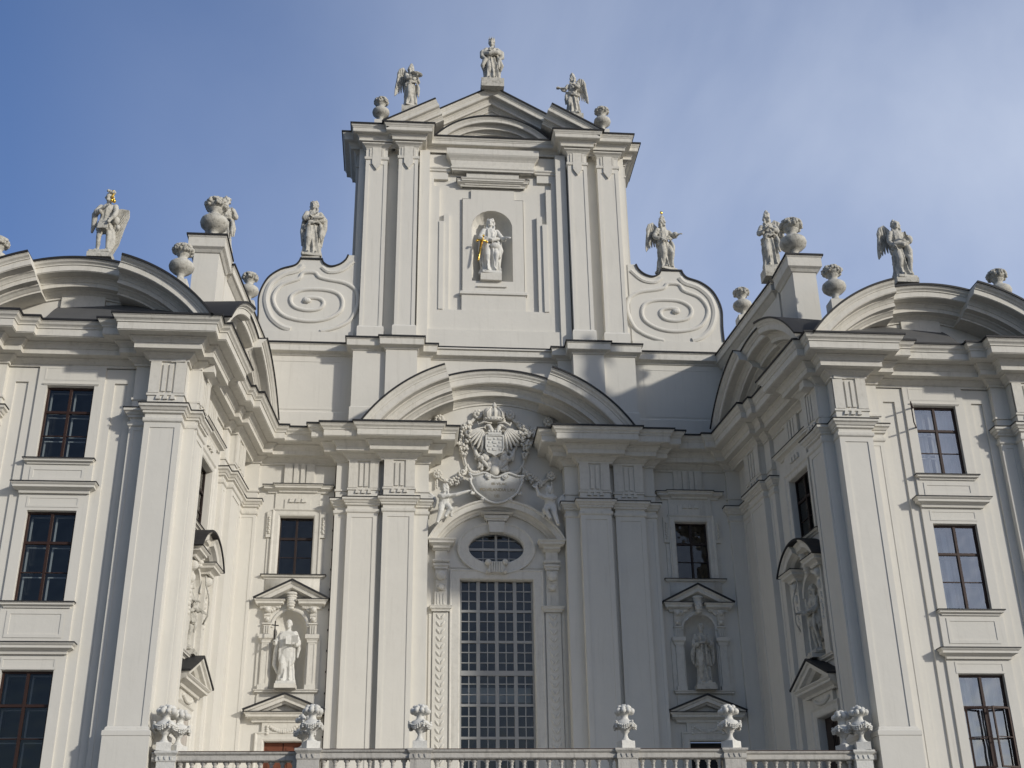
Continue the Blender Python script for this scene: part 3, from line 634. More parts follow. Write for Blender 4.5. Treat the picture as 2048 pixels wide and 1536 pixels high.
# trapezoid bed moulding and hood over the niche
b = MB(); b.prism(fr, [(-1.95, 36.9), (1.95, 36.9), (2.25, 38.12), (-2.25, 38.12)], N - .02, N + .3)
wrap(b, fr, -1.98, 1.98, N + .3, N, [(0, 36.86), (.05, 36.88), (.05, 36.96), (.1, 37.02), (.1, 37.1), (0, 37.12)]); wrap(b, fr, -2.1, 2.1, N + .3, N, [(0, 37.5), (.06, 37.6), (.16, 37.72), (.2, 37.8), (.2, 38.1)])
wrap(b, fr, -1.52, 1.52, N + .12, N, small(36.42, .26, .36)); wrap(fl, fr, -1.52, 1.52, N + .12, N, [(.24, 36.41), (.29, 36.41), (.29, 36.45), (0, 36.5)])
wrap(b, fr, -1.32, 1.32, N + .17, N, small(36.44, .27, .3)); b.box(fr, -1.3, 1.3, N - .02, N + .2, 36.4, 36.9)
for q in (-1, 1):
    lo, hi = sorted((q * 2.15, q * 3.1)); wrap(b, fr, lo, hi, N + .16, N, [(0, 36.86), (.06, 36.9), (.06, 36.98), (.12, 37.04), (.12, 37.1), (0, 37.12)])
obj('niche_hood', b, TRIM, church)
obj('tower_wall', tw, STUC, church)
# gable
b = MB(); sl_ = .583; zf = 38.86; apex = 42.05
GP = [(d * .95, p) for p, d in [(q[0] * .72 / 1.26, q[1] * .72) for q in CP]]
def gp(n0, back): return [(dr, n0 + p) for dr, p in GP] + [(0, n0 + back), (-.88, n0 + back)]
psweep(b, fr, [(-3.1, apex - 3.1 * sl_), (0, apex), (3.1, apex - 3.1 * sl_)], gp(-.99, -.1)); psweep(fl, fr, [(-3.0, apex - 3.0 * sl_), (0, apex), (3.0, apex - 3.0 * sl_)], flashp(-.27, -1.4))
for q in (-1, 1):
    f2 = FC(q); psweep(b, f2, [(2.9, apex - 2.9 * sl_), (5.45, apex - 5.45 * sl_)], gp(0, -1.1)); psweep(fl, f2, [(2.9, apex - 2.9 * sl_), (5.5, apex - 5.5 * sl_)], flashp(.72, -1.4))
Rg = (2.85 ** 2 + 1.32 ** 2) / (2 * 1.32); ag = math.degrees(math.asin(2.85 / Rg))
psweep(b, fr, arc(0, 40.2 - Rg, Rg, -ag, ag, 28), [(dr * .8, n * .9 - .93) for dr, n in GP] + [(0, -1.1), (-.7, -1.1)]); psweep(fl, fr, arc(0, 40.2 - Rg, Rg, -ag - .5, ag + .5, 28), flashp(-.28, -1.1))
b.prism(fr, [(-5.3, 38.84), (5.3, 38.84), (0, apex - .05)], -1.6, -1.02)
obj('gable', b, TRIM, church)
b = MB()
for q in (-1, 1):
    f2 = FC(q); b.add([f2(0, -1.2, apex), f2(5.4, -1.2, 38.9), f2(5.4, -14, 38.9), f2(0, -14, apex)], [(0, 1, 2, 3)])
b.box(fr, -6.7, 6.7, -14, -3.5, 27.1, 38.8); obj('roof', b, ROOF, church)
# volutes
def catmull(P, n=6):
    o = []
    for i in range(len(P) - 1):
        a, b_, c, d = P[max(0, i - 1)], P[i], P[i + 1], P[min(len(P) - 1, i + 2)]
        for k in range(n):
            t = k / n; o.append(tuple(.5 * ((2 * b_[j]) + (-a[j] + c[j]) * t + (2 * a[j] - 5 * b_[j] + 4 * c[j] - d[j]) * t * t + (-a[j] + 3 * b_[j] - 3 * c[j] + d[j]) * t ** 3) for j in (0, 1)))
    return o + [P[-1]]
VO = [(10.9, 27.1), (10.88, 28.4), (10.9, 28.9), (10.92, 29.5), (10.78, 30.08), (10.5, 30.6), (10.0, 31.0), (9.4, 31.22), (9.2, 31.42), (9.12, 31.62), (8.12, 31.62), (8.02, 31.4), (7.7, 31.24), (7.3, 31.36), (7.02, 31.62), (6.9, 31.9)]
SP = [(8.0, 27.78), (7.5, 27.92), (7.0, 28.15), (6.62, 28.5), (6.38, 29.2), (6.42, 29.9), (6.75, 30.25), (7.16, 30.42), (7.8, 30.53), (8.2, 30.65), (8.42, 30.88), (8.95, 30.85), (9.17, 30.52), (9.89, 30.18), (10.24, 29.63), (10.17, 29.09), (9.79, 28.6), (9.16, 28.36), (8.38, 28.3), (7.69, 28.46), (7.17, 28.83), (7.05, 29.28), (7.2, 29.7), (7.61, 29.92), (8.24, 29.99), (8.94, 29.93), (9.39, 29.65), (9.45, 29.29), (9.2, 28.99), (8.64, 28.86), (8.11, 28.96), (7.93, 29.26), (8.14, 29.5), (8.68, 29.53), (8.8, 29.4), (8.62, 29.28)]
for s in (-1, 1):
    f2 = FC(s); out = catmull(VO[:10], 5) + catmull(VO[10:], 5); n = -.5
    b = MB(); b.prism(f2, out + [(6.5, 31.9), (6.5, 27.1)], n - .9, n)
    b.box(f2, 6.5, 10.92, n - .9, n + .06, 27.08, 27.75)
    lin = catmull([(9.4, 27.76), (9.9, 27.95), (10.4, 28.45), (10.68, 29.3), (10.58, 30.05), (10.3, 30.5), (9.85, 30.85), (9.3, 31.05), (9.1, 31.3)], 5)
    psweep(b, f2, lin, [(-.02, n - .05), (-.02, n + .05), (.1, n + .09), (.22, n + .05), (.22, n - .05)])
    lin = catmull([(8.05, 31.25), (7.75, 31.02), (7.2, 31.12), (6.7, 31.6)], 5); psweep(b, f2, lin, [(-.02, n - .05), (-.02, n + .05), (.08, n + .08), (.16, n + .05), (.16, n - .05)])
    sp = catmull(SP, 5); psweep(b, f2, sp, [(-.1, n - .03), (-.1, n + .025), (-.075, n + .06), (-.03, n + .085), (.03, n + .085), (.075, n + .055), (.1, n - .03)])
    ell(b, f2(8.7, n + .04, 29.36), (.2, .12, .13))
    obj('volute', b, STUC, church)
    psweep(fl, f2, out[::-1], [(-.03, n - .9), (-.03, n + .07), (.04, n + .07), (.04, n - .9)] if s else None)
obj('wall', wall, STUC, church); obj('flashing', fl, TIN, church)

cb = MB(); pts = [(-6.95, .02, 21.0), (-6.95, .0, 18.9), (-6.93, .0, 14), (-6.94, .0, 9), (-6.94, .0, 6.4)]; tube(cb, pts, .018, 6)
for k in range(16): cb.box(W, -6.985, -6.905, -.08, .03, 7 + k * .85, 7.06 + k * .85)
obj('lightning_cable', cb, DARKW, church)
# ================================================================ WINGS
for s in (-1, 1):
    root = wings[s]; fl = ML(); wall = MB(); fr = FW(s); UC = 15.9
    # front pilasters
    for (a, c, st) in ((11.8, 13.05, (13.05, 13.65)), (18.75, 20.0, (18.15, 18.75))):
        pil(fr, a, c, .7, -.2, 3.0, root, fl, True, 8.3)
        b = MB(); pbox(b, fr, st[0], st[1], -.2, .25, 3.0, 18.7, .16, .02); b.box(fr, st[0], st[1], -.2, .25, 18.7, 21.045); obj('pilaster_strip', b, STUC, root)
        capital(fr, st[0], st[1], .25, -.2, root, fl, False)
    b = MB(); pbox(b, fr, 20.0, 20.6, -.2, .25, 3.0, 18.7, .16, .02); b.box(fr, 20.0, 20.6, -.2, .25, 18.7, 21.045); obj('pilaster_strip', b, STUC, root); capital(fr, 20.0, 20.6, .25, -.2, root, fl, False)
    wall.box(fr, 11.4, 13.65, -.8, .052, 0, 21.045); wall.box(fr, 18.15, 20.6, -.8, -.01, 0, 21.04)
    wins = ((17.5, 20.27), (12.45, 15.6), (7.05, 10.2), (2.6, 5.2))
    hs = [(UC - .82, UC + .82, a, c, .2) for a, c in wins]
    slots = [(UC - 1.95, UC - 1.5, 1.2, 20.45, .07, 1), (UC + 1.5, UC + 1.95, 1.2, 20.45, .07, 1)]
    holed(wall, fr, 13.65, 18.15, 0, 21.05, 0, hs + slots)
    # raised window axis
    ax = MB(); pr = [(0, -.02), (0, .07), (-.33, .07), (-.33, -.02)]
    cuts = [21.04]
    for a, c in wins: cuts += [c + .02, a - .02]
    cuts.append(0)
    for i in range(0, len(cuts), 2): ax.box(fr, UC - 1.16, UC + 1.16, -.02, .075, cuts[i + 1], cuts[i])
    for a, c in wins:
        for q in (-1, 1):
            lo, hi = sorted((UC + q * .82, UC + q * 1.16)); ax.box(fr, lo, hi, -.02, .075, a - .02, c + .02)
    hood(ax, None, fr, UC - .98, UC + .98, .075, 20.36, .05, .06)
    for k, (a, c) in enumerate(wins):
        hood(ax, fl, fr, UC - 1.2, UC + 1.2, .075, a - .03, .18, .18)
    for zt, za, zb in ((16.55, 16.62, 17.24), (11.05, 11.2, 12.2), (6.3, 6.4, 6.9)):
        hood(ax, fl, fr, UC - 1.42, UC + 1.42, .075, zt, .34, .34)
        panel(ax, fr, UC - .93, UC + .93, za + .06, zb - .04, .095, .12, .025)
        panel(ax, fr, UC - .88, UC + .88, zt - .82, zt - .42, .09, .08, .025)
    panel(ax, fr, UC - .95, UC + .95, 20.5, 21.0, .085, .05, .02)
    wsr = obj('window_surround', ax, TRIM if 0 else STUC, root)
    for k, (a, c) in enumerate(wins):
        g_ = GLASSB if s > 0 else GLASS
        wo_ = window(fr, UC - .82, UC + .82, a, c, -.08, root, WOOD, g_, rows=((.345, .045), (.67, .016)), sash=True, curtain=((2, 3, 2, 2)[k] if s > 0 else False))
        if s > 0 and k == 0:      # small casement standing open, upper left
            b = MB(); f3 = Fr(UC - .80, -9.2 - .0, -.5, -.866, -.866, .5); w = .72; z0, z1 = c - .92, c - .06
            b.box(f3, 0, w, -.02, .02, z0, z0 + .05); b.box(f3, 0, w, -.02, .02, z1 - .05, z1); b.box(f3, 0, .05, -.02, .02, z0 + .05, z1 - .05); b.box(f3, w - .05, w, -.02, .02, z0 + .05, z1 - .05)
            cs = obj('open_casement', b, WOOD, wo_)
        if s > 0 and k == 2:
            for e, ang in ((-1, 12), (1, 20)):
                ca, sa = math.cos(R_(ang)), math.sin(R_(ang)); f3 = Fr(UC + e * .78, -9.25, -e * ca, -sa, -sa, e * ca); w = .76; z0, z1 = a + .05, c - 1.1
                b = MB()
                b.box(f3, 0, w, -.025, .025, z0, z0 + .06); b.box(f3, 0, w, -.025, .025, z1 - .06, z1); b.box(f3, 0, .06, -.025, .025, z0 + .06, z1 - .06); b.box(f3, w - .06, w, -.025, .025, z0 + .06, z1 - .06); b.box(f3, .06, w - .06, -.02, .02, (z0 + z1) / 2 - .015, (z0 + z1) / 2 + .015)
                obj('open_casement', b, WOOD, wo_)
    # ---- tympanum and pediment front
    Rw = 6.18; zc = 24.87 - Rw; a1 = math.degrees(math.asin(1.63 / Rw)); a2 = math.degrees(math.asin(5.02 / Rw))
    tp = [(UC - 4.95, 21.0), (UC + 4.95, 21.0)] + arc(UC, zc, Rw - .05, 53, -53, 40)
    wall.prism(fr, tp, -.5, 0)
    b = MB(); psweep(b, fr, arc(UC, zc, Rw, -a1 - 5, a1 + 5, 24), cornp(0, 1, .8, -.3)); psweep(fl, fr, arc(UC, zc, Rw, -a1 - 5, a1 + 5, 24), flashp(1.26, -.4))
    for sg in (-1, 1):
        ang = [sg * a1, sg * a2] if sg > 0 else [-a2, -a1]
        psweep(b, fr, arc(UC, zc, Rw, ang[0], ang[1], 22), cornp(.7, 1, .8, -1.0)); psweep(fl, fr, arc(UC, zc, Rw, ang[0] - (.4 if sg < 0 else 0), ang[1] + (.4 if sg > 0 else 0), 22), flashp(1.96, -.4))
    b.box(fr, UC - .78, UC + .78, -.01, .12, 22.3, 23.95); b.box(fr, UC - 1.7, UC + 1.7, -.01, .06, 22.3, 23.05)
    obj('segmental_pediment', b, TRIM, root)
    # ---- side wall towards the court
    fs = FS(s); SC = 6.0
    # pilasters on the side wall
    wall.box(fs, .1, 1.62, -.2, .40, 21.03, 21.07); pil(fs, 1.6, 3.25, .42, -.2, 5.0, root, fl); pil(fs, 7.85, 9.15, .35, -.2, 3.0, root, fl, True, 8.3)
    for a, c, n in ((.05, 1.6, .14), (3.25, 3.85, .18)):
        b = MB(); pbox(b, fs, a, c, -.2, n, 5.0, 18.7, .2, .02); b.box(fs, a, c, -.2, n, 18.7, 21.045); obj('pilaster_strip', b, STUC, root); capital(fs, a, c, n, -.2, root, fl, False)
    b = MB(); f9 = Fr(0, 0, s, 0, 0, -1, s); b.box(f9, 11.36, 11.8, 9.1, 9.26, 0, 21.045); b.box(f9, 11.42, 11.9, 9.0, 9.3, 0, 21.045); obj('pilaster_strip', b, STUC, root)
    capital(f9, 11.38, 11.8, 9.27, 9.0, root, fl, False)
    wall.box(fs, -.6, 1.7, -.8, .1, 5.0, 21.04); wall.box(fs, 7.85, 9.3, -.8, .1, 0, 21.04)
    holed(wall, fs, 1.6, 7.9, 14.75, 21.05, 0, [(SC - .92, SC + .92, 16.15, 18.7, .28)])
    holed(wall, fs, 1.6, 5.1, 11.3, 14.75, 0, []); holed(wall, fs, 6.9, 7.9, 11.3, 14.75, 0, [])
    arched_niche(wall, fs, SC, 1.5, 11.42, 13.9, 0, .62, (5.1, 6.9, 11.3, 14.75))
    holed(wall, fs, 1.6, 7.9, 0, 11.3, 0, [(SC - .85, SC + .85, 5.5, 9.42, .35)])
    window(fs, SC - .92, SC + .92, 16.15, 18.7, -.2, root, DARKW, GLASS, rows=((.36, .05), (.68, .015)), sash=False, jam=.05)
    b = MB()
    psweep(b, fs, [(SC - .93, 16.15), (SC - .93, 18.71), (SC + .93, 18.71), (SC + .93, 16.15)], [(0, -.02), (0, .05), (.05, .08), (.2, .08), (.26, .13), (.3, .13), (.3, -.02)])
    hood(b, fl, fs, SC - 1.75, SC + 1.75, 0, 20.03, .3, .3); b.box(fs, SC - 1.1, SC + 1.1, -.02, .08, 19.02, 19.72)
    for k in range(3): b.prism(fs, [(SC + (k - 1) * .3 - .05, 19.5), (SC + (k - 1) * .3 + .05, 19.5), (SC + (k - 1) * .3 + .1, 19.28), (SC + (k - 1) * .3 - .1, 19.28)], .07, .16)
    for a, c in ((-.64, -.3), (-.24, -.06), (.06, .24), (.3, .64)): b.box(fs, SC + a, SC + c, -.02, .12, 20.09, 21.04)
    hood(b, fl, fs, SC - 1.3, SC + 1.3, 0, 16.1, .16, .16)
    obj('window_surround', b, TRIM, root)
    # aedicule with a broken segmental hood
    a_ = MB(); Ra = (1.75 ** 2 + .95 ** 2) / (2 * .95); aa = math.degrees(math.asin(1.75 / Ra)); za = 15.9
    pr = [(0, .62), (-.06, .6), (-.12, .52), (-.3, .5), (-.34, .36), (-.42, .24), (-.42, -.05), (0, -.05)]
    psweep(a_, fs, arc(SC, za - Ra, Ra, -aa, -12, 14), pr); psweep(a_, fs, arc(SC, za - Ra, Ra, 12, aa, 14), pr); psweep(a_, fs, arc(SC, za - Ra, Ra, -13, 13, 8), [(d, n * .7) for d, n in pr])
    psweep(fl, fs, arc(SC, za - Ra, Ra, -aa - 1, aa + 1, 24), flashp(.62, -.05))
    for q in (-1, 1):
        lo, hi = sorted((SC + q * .85, SC + q * 1.35)); wrap(a_, fs, lo, hi, .25, -.05, small(14.98, .36, .36)); wrap(fl, fs, lo, hi, .25, -.05, [(.34, 14.97), (.38, 14.97), (.38, 15.0), (0, 15.03)])
        a_.box(fs, lo + .04, hi - .04, -.02, .2, 11.42, 14.65); lo2, hi2 = lo + .1, hi - .1
        ell(a_, fs(SC + q * 1.1, .22, 14.4), (.18, .14, .18)); ell(a_, fs(SC + q * 1.1, .2, 13.95), (.13, .1, .18))
        for k in range(7): ell(a_, fs(SC + q * 1.12 + .05 * math.sin(k * 2), .2, 13.6 - k * .15), (.07, .06, .08), nu=8, nv=6)
    psweep(a_, fs, arc(SC, 13.9, .76, -90, 90, 20), [(0, -.02), (0, .06), (.1, .08), (.14, .03), (.14, -.02)])
    for k in range(6): ell(a_, fs(SC, .1 + .03 * k, 14.7 + k * .13), (.16, .12, .1))
    obj('niche_surround', a_, TRIM, root)
    b = MB(); hood(b, None, fs, SC - 1.4, SC + 1.4, 0, 11.42, .2, .22)
    psweep(b, fs, [(SC - 1.7, 10.55), (SC, 11.35), (SC + 1.7, 10.55)], [(0, .6), (-.07, .58), (-.1, .5), (-.22, .49), (-.25, .36), (-.34, .26), (-.34, -.05), (0, -.05)])
    psweep(fl, fs, [(SC - 1.75, 10.55), (SC, 11.37), (SC + 1.75, 10.55)], flashp(.6, -.05))
    wrap(b, fs, SC - 1.2, SC + 1.2, .12, -.05, small(10.5, .45, .36))
    psweep(b, fs, [(SC - .86, 5.6), (SC - .86, 9.43), (SC + .86, 9.43), (SC + .86, 5.6)], [(0, -.02), (0, .06), (.06, .09), (.24, .09), (.3, .14), (.34, .14), (.34, -.02)])
    b.box(fs, SC - .9, SC + .9, -.02, .14, 9.75, 10.14)
    for i in range(13):
        t = i / 12 * 2 - 1; ell(b, fs(SC + .6 * t, .17, 9.96 - .14 * (1 - t * t)), (.08, .08, .07), nu=7, nv=5)
    obj('door_surround', b, TRIM, root)
    b = MB()
    for q in (-1, 1):
        lo, hi = sorted((SC + q * .02, SC + q * .85)); b.box(fs, lo, hi, -.3, -.24, 5.5, 9.4)
        for k in range(3): pbox(b, fs, lo + .1, hi - .1, -.25, -.21, 5.7 + k * 1.23, 6.75 + k * 1.23, .07, -.03)
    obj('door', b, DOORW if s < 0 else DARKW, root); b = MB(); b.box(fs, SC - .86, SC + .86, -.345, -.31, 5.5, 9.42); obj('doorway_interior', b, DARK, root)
    # side pediment
    SCp = 5.75; b = MB()
    a1 = math.degrees(math.asin(1.25 / Rw)); tp = [(SCp - 4.6, 21.0), (SCp + 4.3, 21.0)] + arc(SCp, zc, Rw - .05, 46, -46, 40); wall.prism(fs, tp, -.5, 0)
    psweep(b, fs, arc(SCp, zc, Rw, -a1 - 4, a1 + 4, 20), cornp(-.0, 1, .8, -.3)); psweep(fl, fs, arc(SCp, zc, Rw, -a1 - 4, a1 + 4, 20), flashp(1.26, -.3))
    for sg in (-1, 1):
        ang = [a1, 52.5] if sg > 0 else [-50.5, -a1]
        psweep(b, fs, arc(SCp, zc, Rw, ang[0], ang[1], 22), cornp(.35, 1, .8, -.6)); psweep(fl, fs, arc(SCp, zc, Rw, ang[0], ang[1], 22), flashp(1.61, -.3))
    obj('segmental_pediment', b, TRIM, root)
    # barrel roofs behind the two pediments
    b = MB()
    ar = arc(UC, zc, Rw + .03, -54, 54, 30); v = [fr(u, n, z) for n in (-.2, -6.5) for u, z in ar]; k = len(ar); b.add(v, [(i, i + 1, i + 1 + k, i + k) for i in range(k - 1)])
    ar = arc(SCp, zc, Rw + .03, -52, 54, 30); v = [fs(u, n, z) for n in (-.1, -5.0) for u, z in ar]; b.add(v, [(i, i + 1, i + 1 + k, i + k) for i in range(k - 1)])
    b.box(fr, 12.0, 25.5, -14, -.6, 22.2, 22.6)
    obj('roof', b, ROOF, root)
    # attic wall along the court with its coping
    b = MB(); b.box(fs, -.5, 6.6, -.85, .22, 22.35, 26.75); obj('attic_wall', b, STUC, root)
    b = MB(); wrap(b, fs, -.9, 6.3, .22, -.9, [(0, 26.42), (.05, 26.45), (.2, 26.6), (.26, 26.62), (.28, 26.64), (.28, 26.9), (.32, 26.94), (.32, 26.98), (-.5, 27.0)])
    obj('coping', b, TRIM, root); wrap(fl, fs, -.9, 6.3, .22, -.9, flash(26.99, .32, -.5))
    b = MB(); fx = Fr(0, 0, s, 0, 0, -1, s); b.box(fx, 11.3, 12.25, 6.9, 8.62, 22.3, 26.5)
    obj('pier', b, STUC, root)
    pts = [fx(11.3, 6.9, 0)[:2], fx(11.3, 8.62, 0)[:2], fx(12.25, 8.62, 0)[:2], fx(12.25, 6.9, 0)[:2]]
    b = MB(); sweep(b, pts, [(0, 26.32), (.05, 26.34), (.12, 26.44), (.2, 26.5), (.22, 26.52), (.22, 26.9), (.26, 26.95), (.26, 27.0), (-.4, 27.02)], s); obj('coping', b, TRIM, root); sweep(fl, pts, flash(27.0, .26, -.47), s)
    b = MB(); b.box(fx, 11.45, 12.3, 5.2, 6.9, 22.3, 27.55); obj('attic_wall', b, STUC, root)
    # bodies
    wall.box(fx, 20.6, 25.5, -8, 9.2, 0, 21.04)
    obj('wall', wall, STUC, root); obj('flashing', fl, TIN, root)
# ================================================================ TERRACE AND BALUSTRADE
tr = MB(); tr.box(W, -11.3, 11.3, .5, 9.55, 0, 6.35); tr.box(W, -7.1, 7.1, 9.5, 10.05, 0, 6.3); tr.box(W, -11.35, 11.35, 9.3, 9.7, 6.1, 6.3)
tag(obj('entrance_porch', tr, STUC), 'white ground floor porch carrying the balustraded terrace', 'porch')
bal = empty('balustrade', (0, -9.8, 6.3), 'weathered stone balustrade with turned balusters across the foot of the picture', 'balustrade')
def rail(p0, p1, name='rail'):
    b = MB(); (x0, y0), (x1, y1) = p0, p1; l = math.hypot(x1 - x0, y1 - y0); f = Fr(x0, y0, (x1 - x0) / l, (y1 - y0) / l, (y1 - y0) / l, -(x1 - x0) / l)
    pr = [(-.17, 7.3), (.17, 7.3), (.2, 7.33), (.2, 7.47), (.25, 7.5), (.27, 7.54), (.27, 7.57), (-.27, 7.57), (-.27, 7.54), (-.25, 7.5), (-.2, 7.47), (-.2, 7.33)]
    v = [f(u, n, z) for u in (0, l) for n, z in pr]; k = len(pr); b.add(v, [(i, (i + 1) % k, (i + 1) % k + k, i + k) for i in range(k)] + [tuple(range(k)), tuple(range(k, 2 * k))])
    b.box(f, 0, l, -.2, .2, 6.3, 6.5); obj(name, b, RAILM, bal); b = MB(); b.box(f, 0, l, -.285, .285, 7.572, 7.592); obj('coping_sheet', b, CAPB, bal)
bp = [(.07, 0), (.09, 0), (.1, .02), (.1, .08), (.06, .1), (.05, .13), (.09, .2), (.115, .3), (.1, .4), (.06, .5), (.045, .58), (.05, .62), (.07, .64), (.05, .66), (.06, .7), (.09, .73), (.1, .76), (.1, .8)]
proto = None
def balusters(x0, y0, x1, y1, n):
    global proto
    for i in range(n):
        t = (i + .5) / n; x, y = x0 + (x1 - x0) * t, y0 + (y1 - y0) * t
        if proto is None:
            b = MB(); lathe(b, (0, -9.8, 6.5), bp, 14); proto = obj('baluster', b, RAILM, bal, True); o = proto
        else: o = proto.copy(); sc.collection.objects.link(o); o.parent = bal
        o.location = (x, y + 9.8, 0)
YS, YC_ = -9.62, -10.1
for s in (-1, 1):
    rail(*(((-11.6, YS), (-7.0, YS)) if s < 0 else ((7.0, YS), (11.6, YS))))
    balusters(s * 10.9, YS, s * 7.05, YS, 11)
    rail(*(((-6.45, YC_), (-3.6, YC_)) if s < 0 else ((3.6, YC_), (6.45, YC_)))); balusters(s * 6.45, YC_, s * 3.6, YC_, 8)
    for x, y, w in ((3.28, YC_, .32), (6.75, YC_, .34), (11.15, YS - .02, .28)):
        b = MB(); b.box(W, s * x - w, s * x + w, -y - .24, -y + .26, 6.3, 7.3)
        P = [(s * x - w, y + .3), (s * x - w, y - .26), (s * x + w, y - .26), (s * x + w, y + .3)]
        sweep(b, P, [(0, 7.26), (.03, 7.3), (.03, 7.42), (.0, 7.44)], 1); sweep(b, P, [(0, 7.44), (.05, 7.5), (.08, 7.54), (.08, 7.6), (-.28, 7.61)], 1)
        for k in (-1, 0, 1): b.prism(W, [(s * x + k * .17 - .05, 7.44), (s * x + k * .17 + .05, 7.44), (s * x + k * .17 + .02, 7.33), (s * x + k * .17 - .02, 7.33)], -y + .27, -y + .32)
        obj('pier', b, RAILM if x < 11 else WSTONE, bal)
rail((-2.96, YC_), (2.96, YC_)); balusters(-2.96, YC_, 2.96, YC_, 15)
# ================================================================ SCULPTURE
dg = None
def remeshed(name, mb, vox, mt, parent):
    me = bpy.data.meshes.new('t'); me.from_pydata([tuple(v) for v in mb.v], [], mb.f)
    import bmesh
    b = bmesh.new(); b.from_mesh(me); bmesh.ops.recalc_face_normals(b, faces=b.faces); b.to_mesh(me); b.free()
    ob = bpy.data.objects.new('t', me); sc.collection.objects.link(ob)
    md = ob.modifiers.new('r', 'REMESH'); md.mode = 'VOXEL'; md.voxel_size = vox
    sm = ob.modifiers.new('s', 'SMOOTH'); sm.factor = .25; sm.iterations = 1
    d = bpy.context.evaluated_depsgraph_get(); m2 = bpy.data.meshes.new_from_object(ob.evaluated_get(d)); m2.name = name
    bpy.data.objects.remove(ob); bpy.data.meshes.remove(me)
    m2.materials.clear(); m2.materials.append(mt)
    for p in m2.polygons: p.use_smooth = True
    o = bpy.data.objects.new(name, m2); sc.collection.objects.link(o); o.parent = parent
    return o
def rotm(a, ax): return Matrix.Rotation(R_(a), 3, ax)
def limb(mb, pts, rs):
    tube(mb, pts, rs, 10)
    for p, r in zip(pts, rs): ell(mb, p, r * .99, nu=10, nv=7)
def hand(mb, p, d, side=1, k=1.0):
    d = Vector(d).normalized(); q = d.orthogonal().normalized(); r = d.cross(q); p = Vector(p)
    R3 = Matrix((q, r, d)).transposed(); ell(mb, p + d * .05 * k, (.045 * k, .022 * k, .055 * k), R3, 8, 6)
    for i in range(4):
        a = p + d * .09 * k + q * (.03 - .02 * i) * k; l = (.06, .075, .07, .055)[i] * k; limb(mb, [a, a + d * l * .6 + r * .01 * k, a + d * l + r * .03 * k], [.012 * k, .011 * k, .009 * k])
    a = p + d * .03 * k + q * .045 * k; limb(mb, [a, a + q * .03 * k + d * .03 * k, a + q * .035 * k + d * .06 * k], [.014 * k, .012 * k, .01 * k])
def robe(mb, rows, seed=0, k1=9, k2=14, nth=84, nr=46):
    rg = random.Random(seed); ph = [rg.uniform(0, 6.28) for _ in range(8)]; v = []
    for i in range(nr + 1):
        t = i / nr * (len(rows) - 1); j = min(int(t), len(rows) - 2); f = t - j; f = f * f * (3 - 2 * f)
        z, rx, ry, cx, cy, am = [rows[j][q] * (1 - f) + rows[j + 1][q] * f for q in range(6)]
        z = rows[j][0] * (1 - (t - j)) + rows[j + 1][0] * (t - j)
        for a in range(nth):
            th = 2 * math.pi * a / nth
            fo = math.sin(k1 * th + ph[0] + 2.2 * z + .8 * math.sin(3 * z + ph[1])) + .7 * math.sin(k2 * th + ph[2] - 3.1 * z) + .5 * math.sin(5 * th + ph[3] + 4 * z)
            fo = 1.5 * (1 - 2 * abs(math.sin(.5 * (k1 * th + ph[0] + 2.2 * z + 1.1 * math.sin(3 * z + ph[1])))) ** .8) + .5 * fo
            q = 1 + 0; v.append((cx + (rx + am * fo) * math.cos(th), cy + (ry + am * fo) * math.sin(th), z))
    f = [(i * nth + a, i * nth + (a + 1) % nth, (i + 1) * nth + (a + 1) % nth, (i + 1) * nth + a) for i in range(nr) for a in range(nth)] + [tuple(range(nth)), tuple(range(nr * nth, (nr + 1) * nth))]
    mb.add(v, f)
